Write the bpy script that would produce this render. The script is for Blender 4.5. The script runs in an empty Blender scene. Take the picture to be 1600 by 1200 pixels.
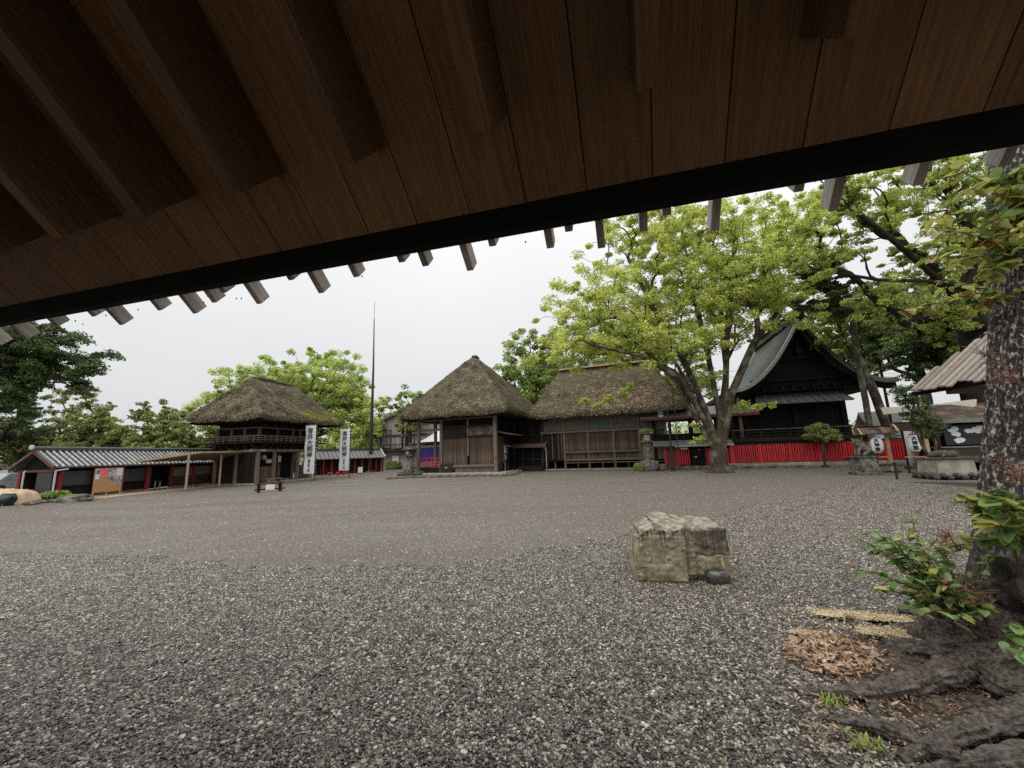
import bpy, bmesh, math, random
import numpy as np
from math import sin, cos, tan, radians, pi, sqrt, atan2, exp
from mathutils import Vector, Matrix, noise
random.seed(7); RNG = np.random.default_rng(7)
S = bpy.context.scene
COL = S.collection

# ------------------------------------------------------------ camera
FPX = 640.0; CAMH = 1.7; PITCH = radians(9.6); ROLL = radians(1.83)
_D = Vector((0, cos(PITCH), sin(PITCH))); _r0 = Vector((1, 0, 0)); _u0 = Vector((0, -sin(PITCH), cos(PITCH)))
_R = _r0 * cos(ROLL) - _u0 * sin(ROLL); _U = _u0 * cos(ROLL) + _r0 * sin(ROLL)
cd = bpy.data.cameras.new('camera'); cam = bpy.data.objects.new('camera', cd); COL.objects.link(cam)
cd.sensor_fit = 'HORIZONTAL'; cd.sensor_width = 36.0; cd.lens = 36.0 * FPX / 1600.0
cd.clip_start = 0.05; cd.clip_end = 3000
cam.matrix_world = Matrix(((_R.x, _U.x, -_D.x, 0), (_R.y, _U.y, -_D.y, 0), (_R.z, _U.z, -_D.z, CAMH), (0, 0, 0, 1)))
S.camera = cam

# ------------------------------------------------------------ world, sun, exposure (overcast, raining)
W = bpy.data.worlds.new('World'); S.world = W; W.use_nodes = True
wn = W.node_tree; wn.nodes.clear()
out = wn.nodes.new('ShaderNodeOutputWorld')
sky = wn.nodes.new('ShaderNodeTexSky'); sky.sky_type = 'NISHITA'; sky.sun_disc = False
sky.sun_elevation = radians(55); sky.sun_rotation = radians(200); sky.air_density = 1.0; sky.dust_density = 3.0
bg1 = wn.nodes.new('ShaderNodeBackground'); bg1.inputs['Strength'].default_value = 0.05
wn.links.new(sky.outputs[0], bg1.inputs['Color'])
bg2 = wn.nodes.new('ShaderNodeBackground')          # the closed cloud layer
tc = wn.nodes.new('ShaderNodeTexCoord'); mp = wn.nodes.new('ShaderNodeMapping'); mp.inputs['Scale'].default_value = (1, 1, 2.2)
nz = wn.nodes.new('ShaderNodeTexNoise'); nz.inputs['Scale'].default_value = 1.6; nz.inputs['Detail'].default_value = 3
rp = wn.nodes.new('ShaderNodeValToRGB'); rp.color_ramp.elements[0].color = (.90, .915, .935, 1); rp.color_ramp.elements[1].color = (.985, .99, 1.0, 1)
rp.color_ramp.elements[0].position = .3; rp.color_ramp.elements[1].position = .7
wn.links.new(tc.outputs['Generated'], mp.inputs[0]); wn.links.new(mp.outputs[0], nz.inputs['Vector']); wn.links.new(nz.outputs[0], rp.inputs[0])
# overcast sky: darkest at the horizon, brighter towards the zenith (CIE overcast)
sxyz = wn.nodes.new('ShaderNodeSeparateXYZ'); wn.links.new(tc.outputs['Generated'], sxyz.inputs[0])
def wmath(op, a, b):
    n_ = wn.nodes.new('ShaderNodeMath'); n_.operation = op
    for i, q in ((0, a), (1, b)):
        if isinstance(q, (int, float)): n_.inputs[i].default_value = q
        else: wn.links.new(q, n_.inputs[i])
    return n_.outputs[0]
sz_ = wmath('MAXIMUM', sxyz.outputs[2], 0.0)
lum = wmath('ADD', wmath('ADD', wmath('MULTIPLY', sz_, 0.30), wmath('MULTIPLY', wmath('MULTIPLY', sz_, sz_), 0.62)), 0.775)
wn.links.new(rp.outputs[0], bg2.inputs['Color']); wn.links.new(lum, bg2.inputs['Strength'])
mxs = wn.nodes.new('ShaderNodeMixShader'); mxs.inputs[0].default_value = 0.96
wn.links.new(bg1.outputs[0], mxs.inputs[1]); wn.links.new(bg2.outputs[0], mxs.inputs[2]); wn.links.new(mxs.outputs[0], out.inputs[0])
sl = bpy.data.lights.new('sun', 'SUN'); sl.energy = 1.5; sl.angle = radians(80); sl.color = (1, .97, .92)
so = bpy.data.objects.new('sun', sl); COL.objects.link(so)
so.rotation_euler = Vector((sin(radians(200)) * cos(radians(55)), cos(radians(200)) * cos(radians(55)), sin(radians(55)))).to_track_quat('Z', 'Y').to_euler()
S.view_settings.view_transform = 'Standard'; S.view_settings.look = 'None'
S.view_settings.exposure = 0.0; S.view_settings.gamma = 1.0; S.view_settings.use_curve_mapping = False
S.cycles.max_bounces = 6; S.cycles.diffuse_bounces = 3; S.cycles.glossy_bounces = 2; S.cycles.transmission_bounces = 4
S.cycles.transparent_max_bounces = 6
S.cycles.use_denoising = False

# ------------------------------------------------------------ measuring helpers (sight lines of the survey picture)
def ray(px, py): return _D + _R * ((px - 800) / FPX) + _U * ((600 - py) / FPX)
CAMP = Vector((0, 0, CAMH))
def G(px, py, z=0.0):
    d = ray(px, py); return CAMP + d * ((z - CAMH) / d.z)
def AT(px, py, p, n=(0, 1, 0)):
    d = ray(px, py); n = Vector(n); return CAMP + d * ((Vector(p) - CAMP).dot(n) / d.dot(n))

# ------------------------------------------------------------ materials
MATS = {}
def mat(name, c1, c2=None, scale=5.0, rough=.7, bump=0.0, stretch=(1, 1, 1), detail=4.0, var=0.0, spec=.5, lo=.35, hi=.65,
        c3=None, c3scale=1.0, c3lo=.5, c3hi=.65, island=0.0, trans=0.0, coords='Object', bscale=None, metal=0.0, distort=0.0, bdist=.02):
    m = bpy.data.materials.new(name); m.use_nodes = True; t = m.node_tree; N = t.nodes; L = t.links
    b = N['Principled BSDF']; b.inputs['Roughness'].default_value = rough; b.inputs['Specular IOR Level'].default_value = spec
    b.inputs['Metallic'].default_value = metal
    co = N.new('ShaderNodeTexCoord'); ma = N.new('ShaderNodeMapping'); ma.inputs['Scale'].default_value = stretch
    L.new(co.outputs[coords], ma.inputs[0])
    n = N.new('ShaderNodeTexNoise'); n.inputs['Scale'].default_value = scale; n.inputs['Detail'].default_value = detail; n.inputs['Distortion'].default_value = distort
    vec = ma.outputs[0]
    if var > 0:                                   # boards, tiles: shift the grain per object
        oi = N.new('ShaderNodeObjectInfo'); ad = N.new('ShaderNodeVectorMath'); ad.operation = 'MULTIPLY_ADD'
        L.new(oi.outputs['Random'], ad.inputs[0]); ad.inputs[1].default_value = (37, 53, 71); L.new(vec, ad.inputs[2]); vec = ad.outputs[0]
    L.new(vec, n.inputs['Vector'])
    mr = N.new('ShaderNodeMapRange'); mr.inputs['From Min'].default_value = lo; mr.inputs['From Max'].default_value = hi; L.new(n.outputs[0], mr.inputs[0])
    mx = N.new('ShaderNodeMix'); mx.data_type = 'RGBA'; mx.inputs[6].default_value = (*c1, 1); mx.inputs[7].default_value = (*(c2 or c1), 1)
    L.new(mr.outputs[0], mx.inputs[0]); col = mx.outputs[2]
    if c3:
        n3 = N.new('ShaderNodeTexNoise'); n3.inputs['Scale'].default_value = c3scale; n3.inputs['Detail'].default_value = 5; L.new(co.outputs[coords], n3.inputs['Vector'])
        m3 = N.new('ShaderNodeMapRange'); m3.inputs['From Min'].default_value = c3lo; m3.inputs['From Max'].default_value = c3hi; L.new(n3.outputs[0], m3.inputs[0])
        x3 = N.new('ShaderNodeMix'); x3.data_type = 'RGBA'; x3.inputs[7].default_value = (*c3, 1); L.new(m3.outputs[0], x3.inputs[0]); L.new(col, x3.inputs[6]); col = x3.outputs[2]
    for amt, kind in ((var, 'obj'), (island, 'isl')):
        if amt > 0:
            src = N.new('ShaderNodeObjectInfo').outputs['Random'] if kind == 'obj' else N.new('ShaderNodeNewGeometry').outputs['Random Per Island']
            r = N.new('ShaderNodeMapRange'); r.inputs['To Min'].default_value = 1 - amt; r.inputs['To Max'].default_value = 1 + amt; L.new(src, r.inputs[0])
            v = N.new('ShaderNodeVectorMath'); v.operation = 'SCALE'; L.new(col, v.inputs[0]); L.new(r.outputs[0], v.inputs[3]); col = v.outputs[0]
    L.new(col, b.inputs['Base Color'])
    if bump > 0:
        nb = n
        if bscale:
            nb = N.new('ShaderNodeTexNoise'); nb.inputs['Scale'].default_value = bscale; nb.inputs['Detail'].default_value = 6; L.new(vec, nb.inputs['Vector'])
        bp = N.new('ShaderNodeBump'); bp.inputs['Strength'].default_value = bump; bp.inputs['Distance'].default_value = bdist
        L.new(nb.outputs[0], bp.inputs['Height']); L.new(bp.outputs[0], b.inputs['Normal'])
    if trans > 0:
        tr = N.new('ShaderNodeBsdfTranslucent'); L.new(col, tr.inputs[0]); ms = N.new('ShaderNodeMixShader'); ms.inputs[0].default_value = trans
        L.new(b.outputs[0], ms.inputs[1]); L.new(tr.outputs[0], ms.inputs[2]); L.new(ms.outputs[0], N['Material Output'].inputs[0])
    MATS[name] = m; return m

M = dict(
    soffit=mat('soffit_wood', (.235, .122, .054), (.14, .07, .03), 3.0, .6, .25, (20, .7, 9), 6, .22, .3, distort=1.6, lo=.36, hi=.66),
    soffit2=mat('soffit_wood_shaded', (.15, .078, .036), (.09, .046, .02), 3.0, .65, .15, (26, .8, 26), 6, .16, .3, distort=.7),  # soffit wood darkened: shade on the rafter sides put into the colour
    fascia=mat('black_fascia', (.005, .005, .005), (.008, .0076, .007), 8, .85, .1, spec=.15),
    endwood=mat('weathered_wood', (.42, .36, .31), (.24, .2, .165), 4.0, .45, .3, (22, 1.2, 22), 5, .22, .5, distort=.4),
    board=mat('dark_board', (.095, .062, .043), (.036, .023, .017), 2.5, .7, .3, (10, 10, .8), 5, .35, .3, c3=(.16, .12, .09), c3scale=1.5),
    darkwood=mat('black_brown_timber', (.018, .014, .012), (.036, .028, .022), 2.5, .8, .2, (6, 6, 1), 4, .25, .12),
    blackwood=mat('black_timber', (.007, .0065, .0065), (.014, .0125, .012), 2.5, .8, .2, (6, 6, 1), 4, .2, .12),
    post=mat('grey_weathered_timber', (.22, .17, .13), (.12, .09, .07), 3.0, .75, .4, (14, 14, 1), 5, .2, .3),
    postlong=mat('grey_weathered_beam', (.21, .165, .125), (.11, .085, .065), 3.0, .75, .4, (1, 14, 14), 5, .2, .3),
    tan=mat('new_pine_timber', (.52, .36, .19), (.4, .26, .13), 3.0, .6, .15, (12, 12, 1), 4, .12, .4),
    tanpost=mat('log_post', (.36, .28, .2), (.25, .19, .13), 3.0, .7, .15, (8, 8, 1), 4, .12, .3),
    red=mat('vermilion_paint', (.62, .014, .022), (.46, .012, .018), 3.0, .5, .1, (3, 3, 1), 4, .2, .5),
    oldred=mat('faded_red_paint', (.26, .02, .02), (.13, .016, .016), 4.0, .6, .1, (3, 3, 1), 4, .2, .4),
    brownred=mat('old_red_brown_paint', (.16, .055, .045), (.09, .035, .03), 4.0, .7, .1, (3, 3, 1), 4, .2, .4),
    thatch=mat('thatch', (.17, .148, .095), (.045, .037, .025), 3.0, .95, .8, (6, 6, 22), 8, 0, .1, island=.3, c3=(.30, .25, .17), c3scale=2.3, c3lo=.52, c3hi=.8, bdist=.06),
    tuft=mat('thatch_straw', (.26, .225, .145), (.075, .062, .04), 1.2, .95, 0, (1, 1, 1), 6, 0, .1, island=.55),
    mosstuft=mat('mossy_straw', (.30, .29, .07), (.15, .14, .055), 1.6, .95, 0, (1, 1, 1), 6, 0, .1, island=.5),
    redtuft=mat('reddish_straw', (.42, .27, .18), (.2, .15, .11), 1.6, .95, 0, (1, 1, 1), 6, 0, .1, island=.5),
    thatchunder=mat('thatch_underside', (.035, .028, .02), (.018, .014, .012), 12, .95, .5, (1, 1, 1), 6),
    tilelight=mat('round_tile', (.50, .50, .48), (.30, .30, .29), 6, .35, .1, (1, 1, 1), 4, .15, .6),
    tiledark=mat('flat_tile', (.045, .047, .05), (.08, .08, .08), 7, .4, .2, (1, 1, 1), 4, .1, .5),
    greytile=mat('grey_roof', (.10, .10, .10), (.18, .175, .165), 5, .5, .2, (1, 4, 1), 5, .1, .5),
    copper=mat('patina_copper', (.060, .072, .058), (.030, .038, .031), 1.2, .5, .15, (1, 1, 1), 7, .06, .4, c3=(.095, .105, .08), c3scale=.9, c3lo=.5, c3hi=.75),
    verge=mat('wet_lead_verge', (.42, .44, .45), (.28, .30, .31), 7, .3, .2, (1, 1, 1), 5, 0, .6),
    leanto=mat('green_grey_metal', (.16, .18, .16), (.10, .12, .105), 3, .4, .1, (1, 1, 1), 5, .1, .6),
    stone=mat('mossy_granite', (.24, .225, .19), (.12, .11, .09), 6, .85, .5, (1, 1, 1), 7, .1, .3, c3=(.06, .058, .045), c3scale=3.5, c3lo=.48, c3hi=.62),
    palestone=mat('pale_torii_stone', (.86, .81, .70), (.76, .71, .6), 5, .7, .2, (1, 1, 1), 6, .05, .3),
    darkstone=mat('dark_lichen_stone', (.085, .08, .068), (.04, .038, .032), 9, .85, .6, (1, 1, 1), 7, 0, .3, c3=(.24, .23, .19), c3scale=7, c3lo=.55, c3hi=.68),
    kerb=mat('kerb_stone', (.4, .36, .3), (.24, .215, .18), 3, .8, .4, (1, 1, 1), 7, .15, .3),
    paving=mat('wet_tan_paving', (.52, .40, .28), (.40, .3, .2), 2, .5, .1, (1, 1, 1), 5, .12, .5),
    plaster=mat('beige_plaster', (.44, .38, .33), (.38, .33, .28), 1, .9),
    white=mat('white_paint', (.78, .78, .76), (.7, .7, .68), 2, .5),
    cloth=mat('white_cloth', (.84, .84, .86), (.78, .78, .8), 3, .8, trans=.3),
    lampaper=mat('lantern_paper', (.92, .92, .93), (.88, .88, .89), 3, .6),
    tent=mat('white_roof_sheet', (.66, .67, .68), (.55, .56, .57), 4, .35, .1),
    blue=mat('purple_blue_curtain', (.035, .022, .17), (.022, .014, .11), 3, .85, .2, (6, 6, .5)),
    navy=mat('navy_sign_cloth', (.03, .045, .13), None, 3, .8),
    ink=mat('black_ink', (.012, .012, .013), None, 3, .6),
    grey=mat('galvanised_steel', (.42, .43, .44), (.33, .34, .35), 6, .4, 0, metal=.3),
    pvc=mat('grey_pvc_pipe', (.45, .46, .47), None, 4, .4),
    awning=mat('brown_awning', (.11, .065, .06), (.08, .05, .047), 2, .45, .05),
    lattice=mat('dark_mesh_window', (.028, .028, .03), (.045, .045, .048), 30, .6, .2),
    tanboard=mat('tan_wall_board', (.20, .155, .11), (.15, .115, .08), 4, .7, .1),
    ply=mat('osb_board', (.48, .29, .12), (.36, .2, .08), 22, .7, .1),
    pink=mat('pink_poster_print', (.62, .06, .10), (.75, .3, .32), 9, .5),
    papergrey=mat('grey_poster_print', (.12, .12, .14), (.5, .5, .52), 7, .5, detail=1),
    paper=mat('white_paper', (.72, .73, .75), (.6, .62, .66), 9, .5),
    bluepaper=mat('blue_poster_print', (.03, .08, .32), (.4, .45, .6), 9, .5, detail=1),
    glass=mat('window_glass', (.16, .17, .18), (.3, .31, .33), 3, .1, spec=.8),
    screen=mat('pale_shoji_window', (.42, .41, .39), (.34, .33, .31), 3, .5),
    gold=mat('pale_roof_boards', (.58, .42, .27), (.42, .3, .19), 2, .7, .2),
    teal=mat('faded_green_painting', (.045, .105, .085), (.09, .12, .095), 5, .8),
    oldpaint=mat('faded_brown_painting', (.13, .11, .085), (.07, .06, .048), 3, .8, .2),
    glow=mat('paper_lamp_pane', (.75, .42, .34), None, 3, .6),
    moss=mat('green_moss', (.13, .19, .035), (.07, .11, .02), 14, .95, .6),
    iron=mat('black_iron', (.015, .015, .016), None, 4, .45),
    beigecloth=mat('beige_tarp', (.62, .47, .30), (.5, .37, .23), 2, .6, .3),
    greencloth=mat('green_tarp', (.012, .035, .026), (.008, .022, .017), 3, .4, .3),
    bluebox=mat('blue_grey_box', (.12, .17, .23), None, 3, .5),
    redroof=mat('red_metal_roof', (.45, .03, .03), (.35, .025, .025), 2, .5),
    soil=mat('dark_wet_soil', (.085, .064, .047), (.03, .023, .018), 24, .8, 1, (1, 1, 1), 9, 0, .3, c3=(.16, .12, .085), c3scale=8, bdist=.03),
    sawdust=mat('sawdust', (.78, .64, .42), (.58, .46, .28), 40, .9, .5, (1, 1, 1), 6),
    deadleaf=mat('dead_leaf', (.60, .42, .27), (.27, .17, .10), 8, .5, 0, (1, 1, 1), 3, 0, .5, island=.5, trans=.15),
    twig=mat('red_brown_twig', (.26, .12, .08), (.12, .07, .05), 8, .7, 0, island=.4),
    stem=mat('shoot_stem', (.06, .045, .03), None, 8, .7),
    leafg=mat('shoot_leaf_green', (.24, .36, .10), (.11, .19, .06), 7, .28, .1, (1, 1, 1), 4, .35, .6, trans=.3),
    leafy=mat('shoot_leaf_yellow', (.58, .52, .14), (.33, .36, .09), 7, .35, .1, (1, 1, 1), 4, .3, .5, trans=.4),
    leafr=mat('shoot_leaf_red', (.40, .06, .03), (.3, .14, .05), 7, .35, .1, (1, 1, 1), 4, .3, .5, trans=.3),
    bark=mat('brown_bark', (.085, .07, .05), (.03, .025, .018), 2.5, .9, .9, (5, 5, 1), 7, 0, .2, c3=(.17, .16, .11), c3scale=1.6, bdist=.05),
    barkdark=mat('dark_bark', (.038, .032, .026), (.02, .017, .014), 2.5, .9, .8, (5, 5, 1), 6, 0, .2, bdist=.05),
    lf_bright=mat('spring_leaf', (.80, .84, .24), (.44, .53, .13), .7, .5, 0, (1, 1, 1), 3, 0, .4, island=.45, trans=.42),
    lf_gate=mat('camphor_leaf', (.68, .76, .24), (.40, .50, .14), .6, .5, 0, (1, 1, 1), 3, 0, .4, island=.45, trans=.42),
    lf_mid=mat('mid_green_leaf', (.46, .54, .15), (.21, .29, .07), .7, .5, 0, (1, 1, 1), 3, 0, .4, island=.5, trans=.4),
    lf_up=mat('fresh_green_leaf', (.66, .72, .20), (.34, .42, .10), .7, .5, 0, (1, 1, 1), 3, 0, .4, island=.45, trans=.42),
    lf_dark=mat('dark_green_leaf', (.15, .20, .065), (.07, .11, .04), .8, .5, 0, (1, 1, 1), 3, 0, .4, island=.5, trans=.35),
    lf_pine=mat('pine_needle', (.47, .50, .18), (.22, .27, .09), .8, .6, 0, (1, 1, 1), 3, 0, .3, island=.5, trans=.3),
)

# foreground trunk bark: dark wet bark with grey lichen flecks
def lichen_bark():
    m = bpy.data.materials.new('lichen_bark'); m.use_nodes = True; N = m.node_tree.nodes; L = m.node_tree.links; b = N['Principled BSDF']
    b.inputs['Roughness'].default_value = .62; b.inputs['Specular IOR Level'].default_value = .4
    co = N.new('ShaderNodeTexCoord'); ma = N.new('ShaderNodeMapping'); ma.inputs['Scale'].default_value = (1, 1, .5); L.new(co.outputs['Object'], ma.inputs[0])
    n1 = N.new('ShaderNodeTexNoise'); n1.inputs['Scale'].default_value = 34; n1.inputs['Detail'].default_value = 10; n1.inputs['Distortion'].default_value = .15; n1.inputs['Roughness'].default_value = .68; L.new(ma.outputs[0], n1.inputs[0])
    r = N.new('ShaderNodeValToRGB'); e = r.color_ramp.elements
    e[0].position = .46; e[0].color = (.010, .008, .007, 1); e[1].position = .615; e[1].color = (.52, .48, .43, 1)
    a = r.color_ramp.elements.new(.515); a.color = (.055, .036, .027, 1); a = r.color_ramp.elements.new(.55); a.color = (.15, .12, .10, 1)
    L.new(n1.outputs[0], r.inputs[0])
    sz = N.new('ShaderNodeSeparateXYZ'); L.new(co.outputs['Object'], sz.inputs[0])
    n2 = N.new('ShaderNodeTexNoise'); n2.inputs['Scale'].default_value = 5; n2.inputs['Detail'].default_value = 5; L.new(co.outputs['Object'], n2.inputs[0])
    ad = N.new('ShaderNodeMath'); ad.operation = 'MULTIPLY_ADD'; ad.inputs[1].default_value = 1.2; L.new(n2.outputs[0], ad.inputs[0]); L.new(sz.outputs[2], ad.inputs[2])
    h = N.new('ShaderNodeMapRange'); h.inputs['From Min'].default_value = 1.0; h.inputs['From Max'].default_value = 2.1; L.new(ad.outputs[0], h.inputs[0])
    low = N.new('ShaderNodeValToRGB'); low.color_ramp.elements[0].position = .38; low.color_ramp.elements[0].color = (.022, .018, .015, 1)
    low.color_ramp.elements[1].position = .72; low.color_ramp.elements[1].color = (.13, .105, .085, 1); L.new(n1.outputs[0], low.inputs[0])
    ms = N.new('ShaderNodeMix'); ms.data_type = 'RGBA'; L.new(h.outputs[0], ms.inputs[0]); L.new(low.outputs[0], ms.inputs[6]); L.new(r.outputs[0], ms.inputs[7])
    L.new(ms.outputs[2], b.inputs['Base Color'])
    bp = N.new('ShaderNodeBump'); bp.inputs['Strength'].default_value = 1; bp.inputs['Distance'].default_value = .03; L.new(n1.outputs[0], bp.inputs['Height']); L.new(bp.outputs[0], b.inputs['Normal'])
    return m
M['lichen'] = lichen_bark()

def pebble_mat():
    m = bpy.data.materials.new('wet_pebble'); m.use_nodes = True; N = m.node_tree.nodes; L = m.node_tree.links; b = N['Principled BSDF']
    b.inputs['Roughness'].default_value = .24; b.inputs['Specular IOR Level'].default_value = .6
    g = N.new('ShaderNodeNewGeometry'); oi = N.new('ShaderNodeObjectInfo'); ad = N.new('ShaderNodeMath'); ad.operation = 'ADD'; fr = N.new('ShaderNodeMath'); fr.operation = 'FRACT'
    L.new(g.outputs['Random Per Island'], ad.inputs[0]); L.new(oi.outputs['Random'], ad.inputs[1]); L.new(ad.outputs[0], fr.inputs[0])
    r = N.new('ShaderNodeValToRGB'); r.color_ramp.interpolation = 'LINEAR'; e = r.color_ramp.elements
    e[0].position = 0; e[0].color = (.022, .019, .016, 1); e[1].position = 1; e[1].color = (.66, .61, .52, 1)
    for p, c in ((.35, (.05, .041, .032)), (.62, (.145, .124, .098)), (.68, (.22, .15, .10)), (.74, (.205, .176, .14)), (.91, (.37, .325, .26))):
        a = r.color_ramp.elements.new(p); a.color = (*c, 1)
    L.new(fr.outputs[0], r.inputs[0])
    co = N.new('ShaderNodeTexCoord'); n = N.new('ShaderNodeTexNoise'); n.inputs['Scale'].default_value = 120; n.inputs['Detail'].default_value = 3; L.new(co.outputs['Object'], n.inputs[0])
    mr = N.new('ShaderNodeMapRange'); mr.inputs['To Min'].default_value = .7; mr.inputs['To Max'].default_value = 1.3; L.new(n.outputs[0], mr.inputs[0])
    v = N.new('ShaderNodeVectorMath'); v.operation = 'SCALE'; L.new(r.outputs[0], v.inputs[0]); L.new(mr.outputs[0], v.inputs[3]); L.new(v.outputs[0], b.inputs['Base Color'])
    return m
M['pebble'] = pebble_mat()

def ground_mat():
    m = bpy.data.materials.new('fine_wet_gravel'); m.use_nodes = True; N = m.node_tree.nodes; L = m.node_tree.links; b = N['Principled BSDF']
    b.inputs['Specular IOR Level'].default_value = .35
    co = N.new('ShaderNodeTexCoord')
    v1 = N.new('ShaderNodeTexVoronoi'); v1.inputs['Scale'].default_value = 48; L.new(co.outputs['Object'], v1.inputs[0])
    n1 = N.new('ShaderNodeTexNoise'); n1.inputs['Scale'].default_value = .35; n1.inputs['Detail'].default_value = 7; n1.inputs['Roughness'].default_value = .6; mg = N.new('ShaderNodeMapping'); mg.inputs['Scale'].default_value = (.4, 1.5, 1); mg.inputs['Rotation'].default_value = (0, 0, .3); L.new(co.outputs['Object'], mg.inputs[0]); L.new(mg.outputs[0], n1.inputs[0])
    n2 = N.new('ShaderNodeTexNoise'); n2.inputs['Scale'].default_value = 14; n2.inputs['Detail'].default_value = 8; n2.inputs['Roughness'].default_value = .75; L.new(co.outputs['Object'], n2.inputs[0])
    sp = N.new('ShaderNodeSeparateColor'); L.new(v1.outputs['Color'], sp.inputs[0])
    r = N.new('ShaderNodeValToRGB'); e = r.color_ramp.elements; e[0].position = 0; e[0].color = (.075, .064, .052, 1); e[1].position = 1; e[1].color = (.55, .49, .41, 1)
    for p, c in ((.5, (.14, .122, .10)), (.9, (.225, .198, .165))):
        a = e.new(p); a.color = (*c, 1)
    L.new(sp.outputs[0], r.inputs[0])
    mx = N.new('ShaderNodeMix'); mx.data_type = 'RGBA'; mx.blend_type = 'MIX'; mx.inputs[7].default_value = (.125, .10, .076, 1)
    mr = N.new('ShaderNodeMapRange'); mr.inputs['From Min'].default_value = .4; mr.inputs['From Max'].default_value = .72; mr.inputs['To Max'].default_value = .65; L.new(n1.outputs[0], mr.inputs[0])
    L.new(mr.outputs[0], mx.inputs[0]); L.new(r.outputs[0], mx.inputs[6])
    m2 = N.new('ShaderNodeMapRange'); m2.inputs['From Min'].default_value = .3; m2.inputs['From Max'].default_value = .7; m2.inputs['To Min'].default_value = .62; m2.inputs['To Max'].default_value = 1.35; L.new(n2.outputs[0], m2.inputs[0])
    v = N.new('ShaderNodeVectorMath'); v.operation = 'SCALE'; L.new(mx.outputs[2], v.inputs[0]); L.new(m2.outputs[0], v.inputs[3]); L.new(v.outputs[0], b.inputs['Base Color'])
    rr = N.new('ShaderNodeMapRange'); rr.inputs['From Min'].default_value = .35; rr.inputs['From Max'].default_value = .65; rr.inputs['To Min'].default_value = .42; rr.inputs['To Max'].default_value = .85; L.new(n1.outputs[0], rr.inputs[0]); L.new(rr.outputs[0], b.inputs['Roughness'])
    bp = N.new('ShaderNodeBump'); bp.inputs['Strength'].default_value = .8; bp.inputs['Distance'].default_value = .012; L.new(v1.outputs['Distance'], bp.inputs['Height'])
    bp2 = N.new('ShaderNodeBump'); bp2.inputs['Strength'].default_value = .6; bp2.inputs['Distance'].default_value = .03; L.new(n2.outputs[0], bp2.inputs['Height']); L.new(bp.outputs[0], bp2.inputs['Normal']); L.new(bp2.outputs[0], b.inputs['Normal'])
    return m
M['ground'] = ground_mat()

def rock_mat():
    m = bpy.data.materials.new('tan_tuff_rock'); m.use_nodes = True; N = m.node_tree.nodes; L = m.node_tree.links; b = N['Principled BSDF']
    b.inputs['Roughness'].default_value = .8; b.inputs['Specular IOR Level'].default_value = .3
    co = N.new('ShaderNodeTexCoord')
    def noise_(sc, det=7, st=(1, 1, 1), dis=0):
        ma = N.new('ShaderNodeMapping'); ma.inputs['Scale'].default_value = st; L.new(co.outputs['Object'], ma.inputs[0])
        n = N.new('ShaderNodeTexNoise'); n.inputs['Scale'].default_value = sc; n.inputs['Detail'].default_value = det; n.inputs['Distortion'].default_value = dis; L.new(ma.outputs[0], n.inputs[0]); return n.outputs[0]
    def rng(s, a, c, lo=0., hi=1.):
        r = N.new('ShaderNodeMapRange'); r.inputs['From Min'].default_value = a; r.inputs['From Max'].default_value = c; r.inputs['To Min'].default_value = lo; r.inputs['To Max'].default_value = hi; L.new(s, r.inputs[0]); return r.outputs[0]
    def mix_(f, a, c):
        x = N.new('ShaderNodeMix'); x.data_type = 'RGBA'
        L.new(f, x.inputs[0])
        for i, q in ((6, a), (7, c)):
            if isinstance(q, tuple): x.inputs[i].default_value = (*q, 1)
            else: L.new(q, x.inputs[i])
        return x.outputs[2]
    def math_(op, a, c):
        x = N.new('ShaderNodeMath'); x.operation = op; x.use_clamp = False
        for i, q in ((0, a), (1, c)):
            if isinstance(q, (int, float)): x.inputs[i].default_value = q
            else: L.new(q, x.inputs[i])
        return x.outputs[0]
    c = mix_(rng(noise_(4), .35, .65), (.37, .315, .21), (.20, .168, .115))
    c = mix_(rng(noise_(13, 9), .5, .68), c, (.13, .11, .08))
    c = mix_(rng(noise_(48, 8), .58, .72), c, (.16, .135, .09)); c = mix_(rng(noise_(12, 6, (1, 1, 1), .5), .56, .72), c, (.50, .43, .29))
    sx = N.new('ShaderNodeSeparateXYZ'); L.new(co.outputs['Object'], sx.inputs[0])
    # lichen-darkened streaks running down from the top edge
    st = noise_(9, 4, (4.5, 1, .25)); zz = rng(sx.outputs[2], .40, .74)
    f = rng(math_('ADD', math_('MULTIPLY', zz, .42), st), .72, .86)
    right = rng(sx.outputs[0], .22, .30)
    st2 = noise_(7, 3, (7, 1, .15)); f2 = math_('MULTIPLY', math_('MULTIPLY', rng(st2, .36, .6, .55, 1), right), rng(sx.outputs[2], .36, .42))
    f = math_('MAXIMUM', f, f2)
    c = mix_(f, c, (.075, .062, .05))
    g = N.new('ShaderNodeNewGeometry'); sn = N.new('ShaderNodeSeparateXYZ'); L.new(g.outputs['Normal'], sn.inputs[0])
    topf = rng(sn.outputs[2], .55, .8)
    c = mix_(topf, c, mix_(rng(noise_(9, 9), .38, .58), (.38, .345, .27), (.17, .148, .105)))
    L.new(c, b.inputs['Base Color'])
    bp = N.new('ShaderNodeBump'); bp.inputs['Strength'].default_value = .8; bp.inputs['Distance'].default_value = .018; L.new(noise_(20, 10), bp.inputs['Height']); L.new(bp.outputs[0], b.inputs['Normal'])
    return m
M['rock'] = rock_mat()

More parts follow.
